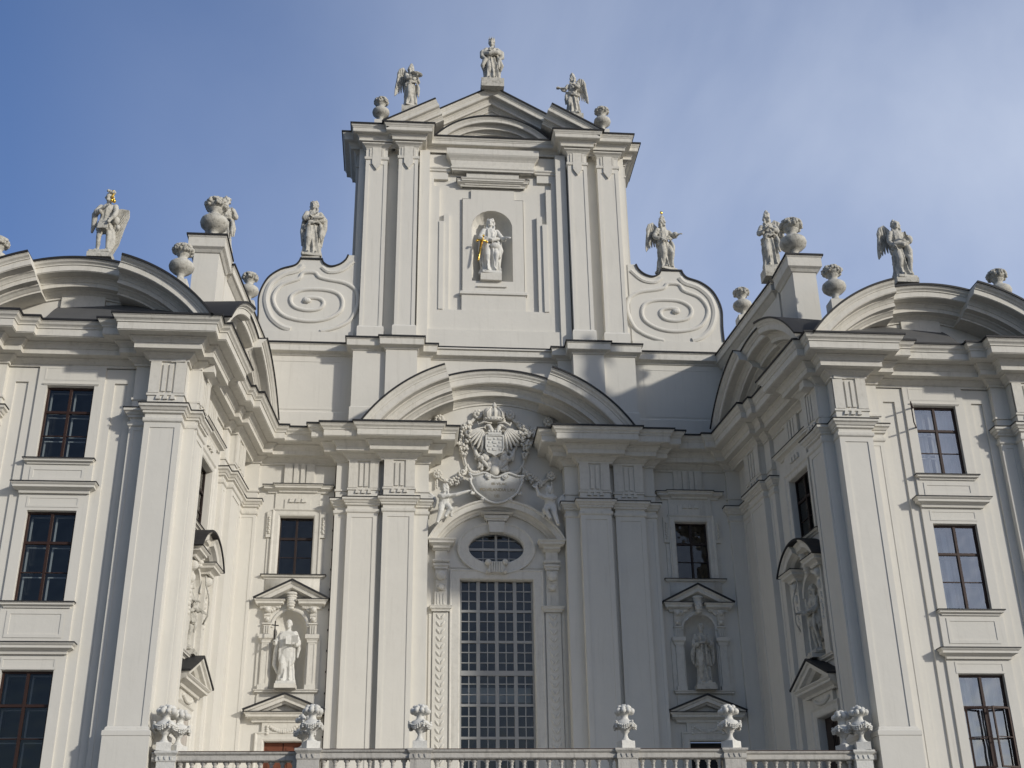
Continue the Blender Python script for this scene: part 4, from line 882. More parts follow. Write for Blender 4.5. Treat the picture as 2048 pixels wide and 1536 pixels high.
def head(mb, c, yaw=0, tilt=0, hair='short', seed=0, beard=False, k=1.0):
    c = Vector(c); k *= 1.14; M_ = rotm(yaw, 'Z') @ rotm(tilt, 'X'); rg = random.Random(seed)
    P = lambda x, y, z: c + M_ @ Vector((x * k, y * k, z * k))
    ell(mb, P(0, .01, .02), (.078 * k, .095 * k, .105 * k), M_, 16, 12); ell(mb, P(0, -.03, -.055), (.055 * k, .058 * k, .062 * k), M_, 12, 8)
    ell(mb, P(0, -.092, -.012), (.013 * k, .02 * k, .03 * k), M_, 8, 6); ell(mb, P(0, -.078, .03), (.055 * k, .018 * k, .012 * k), M_, 10, 6)
    ell(mb, P(0, -.083, -.052), (.024 * k, .012 * k, .008 * k), M_, 8, 6); ell(mb, P(0, -.075, -.095), (.025 * k, .02 * k, .018 * k), M_, 8, 6)
    for q in (-1, 1): ell(mb, P(q * .03, -.078, .008), (.012 * k, .008 * k, .007 * k), M_, 8, 6); ell(mb, P(q * .08, .01, -.01), (.012 * k, .02 * k, .03 * k), M_, 8, 6)
    limb(mb, [P(0, .02, -.05), (c.x, c.y + .02 * k, c.z - .19 * k)], [.052 * k, .06 * k])
    if hair in ('short', 'long', 'curly'):
        n = 34 if hair != 'curly' else 55
        for i in range(n):
            a = rg.uniform(math.radians(-35), math.radians(215)); z = rg.uniform(-.05, .115); r = math.sqrt(max(.02, 1 - (z / .125) ** 2))
            ell(mb, P(.085 * r * math.cos(a), .015 + .1 * r * math.sin(a), .02 + z), rg.uniform(.022, .034) * k, nu=7, nv=5)
    if hair == 'long' or hair == 'curly':
        for q in (-1, 1):
            for i in range(9): ell(mb, P(q * (.085 + .012 * math.sin(i * 1.7)), .02 - .006 * i, .02 - .035 * i), (.032 * k, .036 * k, .028 * k), nu=8, nv=6)
        for i in range(7): ell(mb, P(.04 * math.sin(i * 2), .08, -.02 - .04 * i), (.06 * k, .04 * k, .035 * k), nu=8, nv=6)
    if beard:
        for i in range(16): ell(mb, P(rg.uniform(-.045, .045), -.06 - rg.uniform(0, .02), -.08 - rg.uniform(0, .07)), .022 * k, nu=7, nv=5)
def wing(side, lift=0, L=.85):
    """folded feathered wing of a 1.8 m figure, root at the shoulder blade; side -1/1"""
    b = MB(); k = .8 + lift / 100
    arch = [(.06, 1.34), (.14, 1.52 + .1 * k), (.25, 1.62 + .12 * k), (.36, 1.56 + .1 * k), (.43, 1.42 + .06 * k), (.44, 1.28)]
    tube(b, [(side * x, .19, z) for x, z in arch], [.05, .055, .055, .05, .045, .03], 8)
    AR = [arch[min(int(t), 4)] for t in ()]
    def at(t):
        t *= 5; i = min(int(t), 4); f = t - i; return tuple(arch[i][j] * (1 - f) + arch[i + 1][j] * f for j in (0, 1))
    for row, (n, l0, wd_, off) in enumerate(((10, .78, .05, .0), (9, .46, .045, -.03), (8, .24, .04, -.055))):
        for i in range(n):
            t = i / (n - 1); x, z = at(t); a = R_(-104 + 20 * t); l = l0 * L * (.7 + .45 * math.sin(.5 + t * 2.2))
            d = Vector((math.cos(a), .03, math.sin(a))).normalized(); c = Vector((x, .2 + off, z)) + d * l * .5
            q = Vector((0, 1, 0)); w = d.cross(q).normalized(); q = w.cross(d)
            ell(b, (c.x * side, c.y, c.z), (wd_, .02, l * .56), Matrix(((w.x * side, q.x * side, d.x * side), (w.y, q.y, d.y), (w.z, q.z, d.z))), 8, 7)
    return b
def tf(mb, M4):
    o = MB(); o.v = [tuple(M4 @ Vector(v)) for v in mb.v]; o.f = mb.f; return o
ROBE = [(0.0, .27, .22, 0, 0, .030), (.25, .235, .19, .0, 0, .030), (.55, .215, .175, -.01, -.01, .024), (.85, .195, .16, -.02, -.01, .016), (1.05, .155, .12, -.01, 0, .008), (1.25, .175, .125, 0, 0, .007), (1.40, .17, .105, 0, 0, .005), (1.47, .1, .07, 0, 0, .0)]
def statue(loc, H, yaw, label, cat='statue', group='stone figures of the facade', rows=ROBE, arms=(), legs=False, hd={}, crown=None, sash=True, cloak=None, wings_=(), extra=None, seed=1, lean=0, plinth=None, mt=None, bare_leg=False, name='stone_statue', hands=True):
    mt = mt or STONE; k = H / 1.86; root = empty(name, loc, label, cat, group)
    M4 = Matrix.Rotation(R_(yaw), 4, 'Z') @ Matrix.Scale(k, 4) @ Matrix.Rotation(R_(lean), 4, 'Y')
    b = MB()
    if legs:
        rr = [r for r in rows if r[0] > .6]; rr = [(.66, .22, .18, 0, 0, .03)] + rr; robe(b, rr, seed)
        limb(b, [(-.1, 0, .85), (-.12, -.05, .48), (-.13, .02, .08)], [.095, .065, .04]); limb(b, [(.1, 0, .85), (.13, -.08, .5), (.12, -.0, .08)], [.095, .065, .04])
        for q in (-1, 1): ell(b, (q * .13, -.07, .04), (.045, .12, .04), nu=10, nv=6)
        for r in ((-.12, -.03, .44), (.125, -.05, .44)): ell(b, (r[0], r[1] + .03, .3), (.052, .06, .12), nu=10, nv=7)
    else:
        robe(b, rows, seed)
        limb(b, [(-.1, -.06, .9), (-.12, -.17, .5), (-.11, -.06, .1)], [.1, .085, .07])      # the bent knee presses through
        for q in (-1, 1): ell(b, (q * .11, -.2, .035), (.045, .09, .035), nu=10, nv=6)
        if bare_leg: limb(b, [(.1, -.08, .8), (.13, -.24, .5), (.12, -.17, .08)], [.1, .07, .045])
    ell(b, (0, -.02, 1.3), (.165, .11, .15)); ell(b, (-.185, 0, 1.40), (.075, .075, .07)); ell(b, (.185, 0, 1.40), (.075, .075, .07))
    for pts in arms:
        limb(b, [pts[0], pts[1], pts[2]], [.072, .062, .04])
        p1, p2 = Vector(pts[1]), Vector(pts[2])
        for t in (.1, .3, .5): ell(b, p1.lerp(p2, t) - Vector((0, 0, .02 + .03 * t)), (.062, .065, .075), nu=10, nv=7)
        for t in (.2, .5, .8): ell(b, Vector(pts[0]).lerp(p1, t), (.078, .078, .07), nu=10, nv=7)
        if hands: hand(b, pts[2], p2 - p1)
    if sash:
        pts = [(.23 * math.cos(a), -.02 + .19 * math.sin(a), .98 + .12 * math.cos(a * 1.0 + .8) * (1 if sash is True else sash)) for a in [2 * math.pi * i / 26 for i in range(27)]]
        tube(b, pts, [.035 + .02 * math.sin(i * 1.9) for i in range(27)], 8)
        tube(b, [(p[0] * .97, p[1] * .97, p[2] - .07) for p in pts], [.03 + .015 * math.sin(i * 2.3 + 1) for i in range(27)], 8)
        q = 1 if sash is True else sash
        tube(b, [(.2 * q, -.12, .98), (.23 * q, -.16, .8), (.21 * q, -.17, .6), (.24 * q, -.14, .45)], [.05, .06, .05, .02], 8); tube(b, [(.23 * q, -.05, .95), (.27 * q, -.07, .75), (.28 * q, -.06, .5)], [.05, .055, .015], 8)
    if cloak:
        robe(b, [(cloak, .24, .10, 0, .12, .03), (.6, .25, .1, 0, .12, .025), (1.0, .25, .1, 0, .11, .02), (1.3, .22, .09, 0, .08, .012), (1.45, .12, .06, 0, .05, .0)], seed + 5, 7, 11)
        for q in (-1, 1): tube(b, [(q * .2, .02, 1.38), (q * .27, .02, 1.1), (q * .29, .02, .8), (q * .26, .04, max(.1, cloak))], [.06, .05, .06, .03], 8)
    head(b, (hd.get('x', 0), -.02, 1.66), hd.get('yaw', 0), hd.get('tilt', 0), hd.get('hair', 'long'), seed, hd.get('beard', False))
    if crown == 'crown':
        lathe(b, (hd.get('x', 0), 0, 1.74), [(.085, 0), (.092, .02), (.09, .05), (.1, .09), (.05, .1), (0.02, .1)], 14)
        for i in range(8):
            a = 2 * math.pi * i / 8; cone(b, (hd.get('x', 0) + .092 * math.cos(a), .092 * math.sin(a), 1.8), (hd.get('x', 0) + .115 * math.cos(a), .115 * math.sin(a), 1.92), .022, .008)
    if crown == 'mitre':
        lathe(b, (0, 0, 1.74), [(.085, 0), (.095, .03), (.085, .06), (.08, .12), (.05, .2), (.012, .25)], 12)
        for i in range(5): cone(b, (.08 * math.cos(i * 1.26), .08 * math.sin(i * 1.26), 1.79), (.1 * math.cos(i * 1.26), .1 * math.sin(i * 1.26), 1.88), .02, .007)
    if crown == 'wreath':
        for i in range(16):
            a = 2 * math.pi * i / 16; ell(b, (.1 * math.cos(a), .1 * math.sin(a), 1.74 + .01 * math.sin(i * 3)), (.03, .03, .025), nu=7, nv=5)
    if extra: extra(b)
    # rocky base under the feet
    rg = random.Random(seed + 9)
    for i in range(7): ell(b, (rg.uniform(-.17, .17), rg.uniform(-.14, .1), -.015), (rg.uniform(.1, .17), rg.uniform(.1, .15), .05), nu=10, nv=6)
    b.add([(x, y, z) for z in (-.08, 0) for x, y in ((-.27, -.24), (.27, -.24), (.27, .2), (-.27, .2))], [(0, 1, 2, 3), (4, 5, 6, 7), (0, 1, 5, 4), (1, 2, 6, 5), (2, 3, 7, 6), (3, 0, 4, 7)])
    remeshed('figure', tf(b, M4), .021, mt, root)
    for sd_, lift, L_ in wings_:
        w = tf(wing(sd_, lift, L_), M4); w.v = [(x + loc[0], y + loc[1], z + loc[2]) for x, y, z in w.v]; obj('wing', w, mt, root, True)
    if plinth:
        pw, ph = plinth; p = MB(); c = loc; f = Fr(c[0], c[1], 1, 0, 0, -1)
        p.box(f, -pw, pw, -pw * .8, pw * .8, c[2] - .08 * k - ph, c[2] - .07 * k); obj('plinth', p, mt if mt is not WSTONE else TRIM, root)
    root['k'] = k; del root['k']
    return root, M4
def child(root, M4, mb, name, mt, smooth=True):
    l = root.location; m_ = tf(mb, M4); m_.v = [(x + l.x, y + l.y, z + l.z) for x, y, z in m_.v]; return obj(name, m_, mt, root, smooth)
SH = lambda q: (q * .19, 0, 1.40)
CROSS = ([SH(-1), (-.27, -.12, 1.14), (-.02, -.22, 1.24)], [SH(1), (.27, -.12, 1.14), (.03, -.2, 1.16)])
# top of the gable: crowned woman with folded arms in a billowing mantle
def ex_top(b):
    for q in (-1, 1):
        tube(b, [(q * .2, .02, 1.42), (q * .33, -.05, 1.2), (q * .34, -.1, .98), (q * .24, -.16, .85), (q * .33, -.1, .6), (q * .3, -.05, .42)], [.06, .1, .09, .07, .08, .03], 10)
    tube(b, [(-.3, -.1, 1.12), (-.1, -.25, 1.02), (.15, -.24, 1.08), (.3, -.1, 1.25)], [.06, .08, .08, .05], 10)
wd_rows = [(z, rx * 1.12, ry * 1.12, cx, cy, am * 1.2) for z, rx, ry, cx, cy, am in ROBE]
statue((0, .35, 42.42), 2.78, 0, 'crowned woman with folded arms on the very tip of the church gable', rows=wd_rows, arms=CROSS, crown='crown', hd=dict(yaw=-15, hair='short'), cloak=.15, extra=ex_top, seed=3, plinth=(.58, .5))
# tower angels
def ex_dish(b): lathe(b, (.06, -.36, 1.18), [(.05, 0), (.15, .03), (.2, .07), (.19, .09), (.02, .08)], 14, 1.2, .8)
statue((-4.15, .2, 40.45), 2.62, 22, 'angel with a dish on the left slope of the gable, wing raised to the left', arms=([SH(-1), (-.24, -.16, 1.14), (-.02, -.32, 1.16)], [SH(1), (.25, -.1, 1.12), (.12, -.3, 1.18)]), crown='mitre', hd=dict(yaw=35, hair='long'), wings_=((-1, 60, 1.1),), extra=ex_dish, seed=7, plinth=(.44, .6), sash=1)
def ex_horn(b): tube(b, [(-.2, -.24, 1.14), (-.4, -.26, 1.16), (-.56, -.26, 1.2)], [.025, .03, .06], 8)
statue((4.15, .2, 40.4), 2.55, -22, 'angel with outstretched forearm on the right slope of the gable, wing to the right', arms=([SH(-1), (-.28, -.1, 1.16), (-.42, -.26, 1.16)], [SH(1), (.26, -.14, 1.15), (.06, -.24, 1.26)]), crown='mitre', hd=dict(yaw=-30, hair='long'), wings_=((1, 20, 1.0),), extra=ex_horn, seed=11, plinth=(.44, .6), sash=-1)
# volute figures
def ex_mantle(b): tube(b, [(.2, .02, 1.42), (.32, 0, 1.2), (.33, -.04, .9), (.28, -.06, .62)], [.06, .08, .07, .05], 10); ell(b, (.12, -.24, 1.14), (.17, .06, .05), rotm(-12, 'Y'))
statue((-8.68, .85, 31.95), 3.2, 8, 'wreathed woman with crossed arms standing on the left scroll beside the tower', arms=CROSS, crown='wreath', hd=dict(yaw=-20, hair='long'), extra=ex_mantle, seed=13, plinth=(.42, .15), cloak=.35, sash=1)
def ex_arm(b): ell(b, (.3, -.2, 1.22), (.1, .1, .09))
r, M4 = statue((8.45, .85, 31.82), 3.0, 18, 'angel with hand on hip and gilded disc over the head on the right scroll', arms=([SH(-1), (-.33, -.02, 1.12), (-.16, -.2, .98)], [SH(1), (.3, -.08, 1.24), (.36, -.28, 1.2)]), hd=dict(yaw=20, hair='long'), crown='mitre', wings_=((-1, -8, .85),), extra=ex_arm, seed=17, plinth=(.42, .15), bare_leg=True)
h = MB(); ell(h, (.0, 0, 2.06), (.05, .03, .06)); child(r, M4, h, 'gilded_disc', GOLD)
# wing figures
def ex_l(b):
    for i in range(9):
        x = -.11 + .027 * i; tube(b, [(x, -.19, .9), (x * 1.15, -.23, .62)], [.014, .02], 6)
    tube(b, [(-.18, .02, 1.42), (-.31, -.02, 1.15), (-.3, 0, .85), (-.33, 0, .62)], [.07, .08, .07, .03], 10)
    tube(b, [(.15, .0, .7), (.2, .05, .3), (.12, .02, .0)], [.12, .1, .08], 8)
    ell(b, (.26, -.05, .95), (.1, .1, .12)); ell(b, (.33, -.04, .75), (.06, .06, .08))
r, M4 = statue((-15.35, -9.85, 25.42), 2.72, -4, 'youth in short tunic with gilded plumes and tall shield above the left wing', arms=([SH(-1), (-.26, -.12, 1.16), (.0, -.24, 1.24)], [SH(1), (.26, -.14, 1.12), (.2, -.24, .9)]), legs=True, hd=dict(yaw=-10, hair='short', tilt=-6), extra=ex_l, seed=19, plinth=(.44, .18), sash=None)
h = MB()
poly = [(.05, .1), (.2, .02), (.34, .35), (.42, .8), (.52, 1.2), (.5, 1.38), (.3, 1.42), (.15, 1.4), (.1, .8)]
h.prism(Fr(0, 0, 1, 0, 0, -1), poly, -.19, -.12); 
for i in range(7): tube(h, [(.2 + .02 * i, .1, .3 + .12 * i), (.42, .1, .55 + .12 * i)], .012, 6)
child(r, M4, h, 'shield_wing', STONE, False)
h = MB(); rg = random.Random(5)
for i in range(9): a = -.4 + i * .42; ell(h, (.1 * math.sin(a * 1.2) + .02, -.06 + .06 * math.cos(a), 1.8 + .012 * (i % 3)), (.04, .035, .045), nu=8, nv=6)
child(r, M4, h, 'flower_crown', STONE)
h = MB()
for p, q in (((.02, -.1, 1.82), .035), ((.09, -.07, 1.83), .042), ((.1, -.1, 1.66), .04), ((.13, -.08, 1.58), .045), ((.16, -.1, 1.51), .05), ((.1, -.12, 1.53), .04), ((.11, -.08, 1.73), .03)): ell(h, p, q, nu=8, nv=6)
child(r, M4, h, 'gilded_plumes', GOLD)
def ex_r(b):
    ell(b, (.24, -.16, 1.14), (.1, .11, .13)); tube(b, [(-.22, -.14, .98), (0, -.24, .92), (.18, -.2, 1.02)], [.06, .08, .06], 10)
    tube(b, [(.12, -.2, .9), (.16, -.22, .6), (.12, -.2, .4)], [.09, .07, .03], 8)
statue((15.3, -9.85, 25.45), 2.75, 6, 'long haired angel with lowered arm and dark wing above the right wing pediment', arms=([SH(-1), (-.27, -.02, 1.12), (-.2, -.16, .9)], [SH(1), (.3, -.1, 1.14), (.14, -.24, 1.2)]), hd=dict(yaw=-12, hair='curly'), wings_=((-1, -14, .85),), extra=ex_r, seed=23, plinth=(.44, .2), bare_leg=True)
# figures on the court side walls
statue((11.45, -5.9, 28.1), 2.75, -8, 'hooded angel with folded arms beside the big urn on the right court parapet', arms=([SH(-1), (-.3, -.06, 1.14), (-.1, -.24, 1.2)], [SH(1), (.24, -.16, 1.16), (.02, -.24, 1.24)]), crown='mitre', hd=dict(yaw=25, hair='long'), wings_=((1, -20, .85),), seed=29, plinth=(.45, .45))
statue((-11.68, -5.9, 28.0), 2.75, 8, 'angel half hidden behind the big urn on the left court parapet', arms=([SH(-1), (-.24, -.16, 1.16), (-.02, -.24, 1.24)], [SH(1), (.3, -.06, 1.14), (.2, -.28, 1.2)]), crown='wreath', hd=dict(yaw=25, hair='short'), wings_=((-1, -20, .85),), seed=31, plinth=(.45, .45))
# central niche: youth with the gilded sword
def ex_n(b):
    tube(b, [(.2, -.1, .95), (.26, -.12, .7), (.24, -.1, .5)], [.08, .09, .04], 10); ell(b, (.1, -.2, .82), (.14, .08, .1)); tube(b, [(-.2, -.15, 1.1), (0, -.22, .98), (.2, -.16, 1.08)], [.04, .06, .05], 8)
r, M4 = statue((-.12, .82, 31.28), 3.2, 6, 'curly haired youth with a gilded sword in the high niche of the tower', arms=([SH(-1), (-.3, -.05, 1.14), (-.22, -.22, .98)], [SH(1), (.32, -.08, 1.14), (.42, -.28, 1.06)]), rows=[(z, rx * 1.05, ry * 1.1, cx, cy, am * 1.5) for z, rx, ry, cx, cy, am in ROBE], hd=dict(yaw=-14, hair='curly'), extra=ex_n, seed=37, plinth=(.5, .38), cloak=.25, bare_leg=True, mt=WSTONE)
h = MB(); tube(h, [(-.24, -.3, 1.04), (-.30, -.3, .88)], .018, 6); h.prism(Fr(0, 0, 1, 0, 0, -1), [(-.335, .88), (-.265, .87), (-.37, .25), (-.41, .2), (-.42, .26)], .29, .31); tube(h, [(-.43, -.3, .9), (-.29, -.3, .9), (-.15, -.3, .88)], [.03, .022, .03], 8); ell(h, (-.43, -.3, .87), .035); ell(h, (-.15, -.3, .85), .035); ell(h, (-.25, -.3, 1.06), .03)
child(r, M4, h, 'gilded_sword', GOLD)
# saints in the side bays
CHAS = [(0, .2, .17, 0, 0, .03), (.3, .19, .16, 0, 0, .026), (.42, .18, .16, 0, 0, .02)]
def ex_chas(b):
    # broad chasuble front, rounded below
    vv = []; n = 24
    for i in range(n): a = math.pi * (1 + i / (n - 1)); vv.append((.235 * math.cos(a), .66 + .26 * math.sin(a)))
    poly = vv + [(.22, 1.0), (.24, 1.3), (.15, 1.42), (-.15, 1.42), (-.24, 1.3), (-.22, 1.0)]
    b.prism(Fr(0, 0, 1, 0, 0, -1), poly, .0, .17); ell(b, (0, -.1, .85), (.22, .12, .42)); ell(b, (0, -.08, 1.2), (.24, .12, .22))
    tube(b, [(-.26, -.05, 1.2), (-.33, .0, .9), (-.36, .04, .5), (-.25, .02, .25)], [.06, .07, .06, .03], 10); tube(b, [(.26, -.0, 1.2), (.31, .02, .95), (.28, .04, .7)], [.06, .06, .03], 10)
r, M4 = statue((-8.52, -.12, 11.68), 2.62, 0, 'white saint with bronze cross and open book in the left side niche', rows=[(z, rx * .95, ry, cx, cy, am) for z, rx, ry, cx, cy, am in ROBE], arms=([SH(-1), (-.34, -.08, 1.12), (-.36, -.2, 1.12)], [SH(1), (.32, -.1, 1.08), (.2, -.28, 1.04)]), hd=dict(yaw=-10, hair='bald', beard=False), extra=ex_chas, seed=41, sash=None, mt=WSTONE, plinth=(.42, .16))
h = MB(); bk = lambda a, c, z0, z1, y0, y1: h.add([(x, y, z) for z in (z0, z1) for x, y in ((a, y0), (c, y1), (c, y1 + .03), (a, y0 + .03))], [(0, 1, 2, 3), (4, 5, 6, 7), (0, 1, 5, 4), (1, 2, 6, 5), (2, 3, 7, 6), (3, 0, 4, 7)])
bk(-.04, .11, 1.02, 1.25, -.33, -.27); bk(.11, .3, 1.04, 1.27, -.27, -.36); child(r, M4, h, 'open_book', WSTONE, False)
h = MB(); tube(h, [(-.37, -.3, 1.08), (-.37, -.3, 1.68)], .018, 6); tube(h, [(-.47, -.3, 1.57), (-.27, -.3, 1.55)], .017, 6); child(r, M4, h, 'bronze_cross', BRONZE)
def ex_surp(b):
    robe(b, [(.5, .24, .18, 0, -.01, .03), (.8, .22, .17, 0, -.01, .024), (1.1, .2, .14, 0, 0, .014), (1.38, .2, .12, 0, 0, .006)], 8, 8, 13)
    for q in (-1, 1): tube(b, [(q * .26, -.06, 1.1), (q * .3, 0, .9), (q * .31, .02, .7), (q * .28, 0, .56)], [.06, .07, .05, .02], 10); tube(b, [(q * .07, -.15, 1.4), (q * .06, -.2, 1.0), (q * .07, -.22, .62)], .035, 6)
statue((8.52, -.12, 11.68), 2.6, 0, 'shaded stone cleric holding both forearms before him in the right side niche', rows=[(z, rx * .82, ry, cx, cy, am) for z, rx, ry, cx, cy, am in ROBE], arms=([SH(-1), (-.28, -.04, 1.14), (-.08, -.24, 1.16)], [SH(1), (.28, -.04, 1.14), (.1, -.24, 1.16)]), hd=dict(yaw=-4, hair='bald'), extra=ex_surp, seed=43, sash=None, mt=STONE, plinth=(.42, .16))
# side wall niches
for s in (-1, 1):
    x, y, z = FS(s)(6.0, .02 if s > 0 else -.12, 11.7)
    def ex_w(b): tube(b, [(-.2, -.15, 1.1), (0, -.22, .98), (.2, -.16, 1.08)], [.04, .06, .05], 8); tube(b, [(.2, -.05, 1.3), (.3, .0, 1.0), (.3, .0, .6)], [.07, .08, .05], 8)
    r, M4 = statue((x, y, z), 2.6, -s * 84, 'dim warrior figure with a tall bow in the side niche of the right wing' if s > 0 else 'pale figure mostly hidden behind the corner in the left court niche', arms=([SH(-1), (-.3, -.06, 1.16), (-.36, -.26, 1.12)], [SH(1), (.3, -.08, 1.14), (.3, -.28, 1.02)]), legs=True, hd=dict(hair='curly', yaw=10), extra=ex_w, seed=47 + s, plinth=(.42, .16), cloak=.3)
    h = MB(); tube(h, [(.42, -.3, .7), (.36, -.42, .9), (.33, -.44, 1.1), (.36, -.42, 1.4), (.4, -.3, 1.75), (.46, -.26, 2.0)] if s < 0 else [(-.4, -.3, .62), (-.38, -.42, .85), (-.36, -.42, 1.1), (-.4, -.42, 1.45), (-.44, -.3, 1.8), (-.38, -.24, 2.05)], .022, 6); child(r, M4, h, 'bow', STONE)
# putti holding the cartouche
for s in (-1, 1):
    root = empty('putto_statue', (s * 2.28, -.42, 18.72), 'winged stone child left of the inscription cartouche, arm stretched to it in sunlight' if s < 0 else 'winged stone child right of the inscription cartouche, reaching up in the shade', 'statue', 'stone children at the cartouche'); b = MB()
    ell(b, (0, 0, .62), (.24, .18, .26)); ell(b, (0, .0, .42), (.24, .19, .2)); ell(b, (0, -.03, .78), (.24, .16, .16)); head(b, (-s * .02, -.05, 1.16), s * 20, 0, 'curly', 60 + s, k=1.4)
    tip = (-s * .98, -.16, 1.0) if s < 0 else (-s * .6, -.2, 1.22)
    limb(b, [(-s * .2, -.02, .82), (-s * .5, -.14, .84 if s < 0 else .9), tip], [.115, .095, .06]); hand(b, tip, (-s, 0, .3), k=1.3)
    limb(b, [(s * .2, -.02, .82), (s * .08, -.22, .72), (-s * .2, -.26, .76)], [.11, .095, .06]); hand(b, (-s * .2, -.26, .76), (-s, 0, .2), k=1.3)
    limb(b, [(s * .1, -.02, .4), (s * .14, -.22, .08), (s * .28, -.22, -.42)], [.17, .125, .075]); ell(b, (s * .3, -.28, -.46), (.075, .13, .055))
    limb(b, [(-s * .12, -.02, .4), (-s * .26, -.24, .18), (-s * .04, -.18, -.14)], [.17, .125, .075]); ell(b, (-s * .05, -.24, -.18), (.075, .13, .055))
    tube(b, [(-s * .15, 0, .3), (-s * .28, -.02, .1), (-s * .3, 0, -.1)], [.1, .11, .06], 8)
    remeshed('figure', b, .022, WSTONE, root)
    w = MB()
    for i in range(8):
        a = R_(-80 + 18 * i); d = Vector((s * math.cos(a), .1, math.sin(a))); c = Vector((s * .36, .12, .74)) + d * .2; q = Vector((0, 1, 0)); x_ = d.cross(q).normalized(); ell(w, c, (.075, .035, .24), Matrix((x_, x_.cross(d) * -1, d)).transposed(), 8, 6)
    w.v = [(x + root.location.x, y + root.location.y, z + root.location.z) for x, y, z in w.v]; obj('wing', w, WSTONE, root, True)
# ================================================================ COAT OF ARMS (part of the church)
fr = FC(1); N = -.4; b = MB(); rg = random.Random(2)
def A(u, n, z): return fr(u, N + n, z)
# imperial crown
lathe(b, A(-.06, .32, 23.2), [(.42, 0), (.46, .06), (.42, .14), (.44, .18)], 20, 1, .6)
for q in (-1, 0, 1): ell(b, A(-.06 + q * .24, .34, 23.62), (.2, .2, .32)); tube(b, [A(-.06 + q * .3, .5, 23.34), A(-.06 + q * .3, .56, 23.6), A(-.06 + q * .12, .45, 23.92)], .03, 6)
for i in range(7): ell(b, A(-.42 + .12 * i, .56, 23.28), .045); 
ell(b, A(-.06, .4, 24.0), (.1, .1, .13)); ell(b, A(-.06, .42, 24.13), (.05, .05, .05))
for q in (-1, 1):   # ribbons, heads, wings, legs of the double eagle
    tube(b, [A(-.06 + q * .1, .4, 23.1), A(-.06 + q * .4, .4, 23.16), A(-.06 + q * .62, .36, 23.02), A(-.06 + q * .66, .3, 23.2)], [.05, .06, .05, .03], 8)
    tube(b, [A(-.06 + q * .08, .4, 22.45), A(-.06 + q * .13, .46, 22.75), A(-.06 + q * .2, .46, 22.92)], [.1, .09, .08], 8); ell(b, A(-.06 + q * .24, .46, 22.94), (.12, .09, .08)); cone(b, A(-.06 + q * .3, .46, 22.94), A(-.06 + q * .46, .46, 22.86), .05, .01)
    for i in range(9):
        t = i / 8; a = R_(-84 + 76 * t); L_ = .95 - .42 * t; d = Vector((q * math.cos(a), 0, math.sin(a))); c = Vector(A(-.06 + q * (.4 + .22 * t), .36 - .01 * i, 22.62 + .22 * math.sin(2.4 * t))) + d * L_ * .5; x_ = d.cross(Vector((0, 1, 0))).normalized()
        ell(b, c, (.065, .09, L_ * .56), Matrix((x_, Vector((0, 1, 0)), d)).transposed(), 8, 8)
    tube(b, [A(-.06 + q * .34, .2, 22.95), A(-.06 + q * .7, .2, 22.85), A(-.06 + q * .92, .2, 22.3), A(-.06 + q * .8, .2, 21.8)], [.07, .08, .07, .05], 8)
    tube(b, [A(-.06 + q * .78, .22, 21.9), A(-.06 + q * .7, .28, 21.5), A(-.06 + q * .45, .3, 21.2), A(-.06 + q * .3, .32, 20.95), A(-.06 + q * .1, .3, 20.7)], [.05, .09, .1, .08, .06], 8)
    ell(b, A(-.06 + q * .34, .34, 21.35), (.14, .1, .2)); ell(b, A(-.06 + q * .2, .3, 21.0), (.12, .1, .16))
    for k in range(4): ell(b, A(-.06 + q * (.2 + .1 * k), .38, 21.62 - .1 * k), (.1, .07, .13), nu=8, nv=6)
ell(b, A(-.06, .12, 21.75), (.5, .2, .9))
for q in (-1, 1):
    for i in range(26):
        t = rg.uniform(0, 1); wd__ = .72 * math.sin(math.pi * (.22 + .6 * t)); a_ = rg.uniform(.15, 1); ell(b, A(-.06 + q * wd__ * a_, .22 + .12 * (1 - a_), 20.75 + 1.35 * t), (rg.uniform(.06, .11), .09, rg.uniform(.1, .18)), rotm(q * rg.uniform(-50, 10), 'Y'), 8, 6)
ell(b, A(-.06, .3, 21.15), (.16, .12, .4)); ell(b, A(-.06, .3, 20.75), (.2, .14, .3))
b.v = [((x + .06) * 1.14 - .06, y, 24.13 - (24.13 - z) * .93) for x, y, z in b.v]; obj('double_eagle', b, TRIM, church, True)
b = MB(); sh = [(-.36, 22.42), (.36, 22.42), (.37, 21.8), (.3, 21.58), (.12, 21.5), (0, 21.4), (-.12, 21.5), (-.3, 21.58), (-.37, 21.8)]
b.prism(fr, [(u - .06, z) for u, z in sh], N + .3, N + .46); psweep(b, fr, [(u - .06, z) for u, z in sh[::1]], [(-.03, N + .44), (-.03, N + .5), (.03, N + .5), (.03, N + .44)], closed=True)
for i in range(3):
    for j in range(4): 
        if (i + j) % 2: b.box(fr, -.36 + .22 * i, -.2 + .22 * i, N + .44, N + .49, 21.66 + .18 * j, 21.78 + .18 * j)
        else: ell(b, A(-.28 + .22 * i, .47, 21.72 + .18 * j), (.06, .03, .06), nu=8, nv=5)
b.box(fr, -.34, .22, N + .3, N + .52, 22.44, 22.56)
for i in range(5): ell(b, A(-.3 + .12 * i, .46, 22.64), (.06, .06, .07), nu=8, nv=5)
b.v = [((x + .06) * 1.05 - .06, y - .03, 24.13 - (24.13 - z) * .93) for x, y, z in b.v]; obj('shield', b, WSTONE, church)
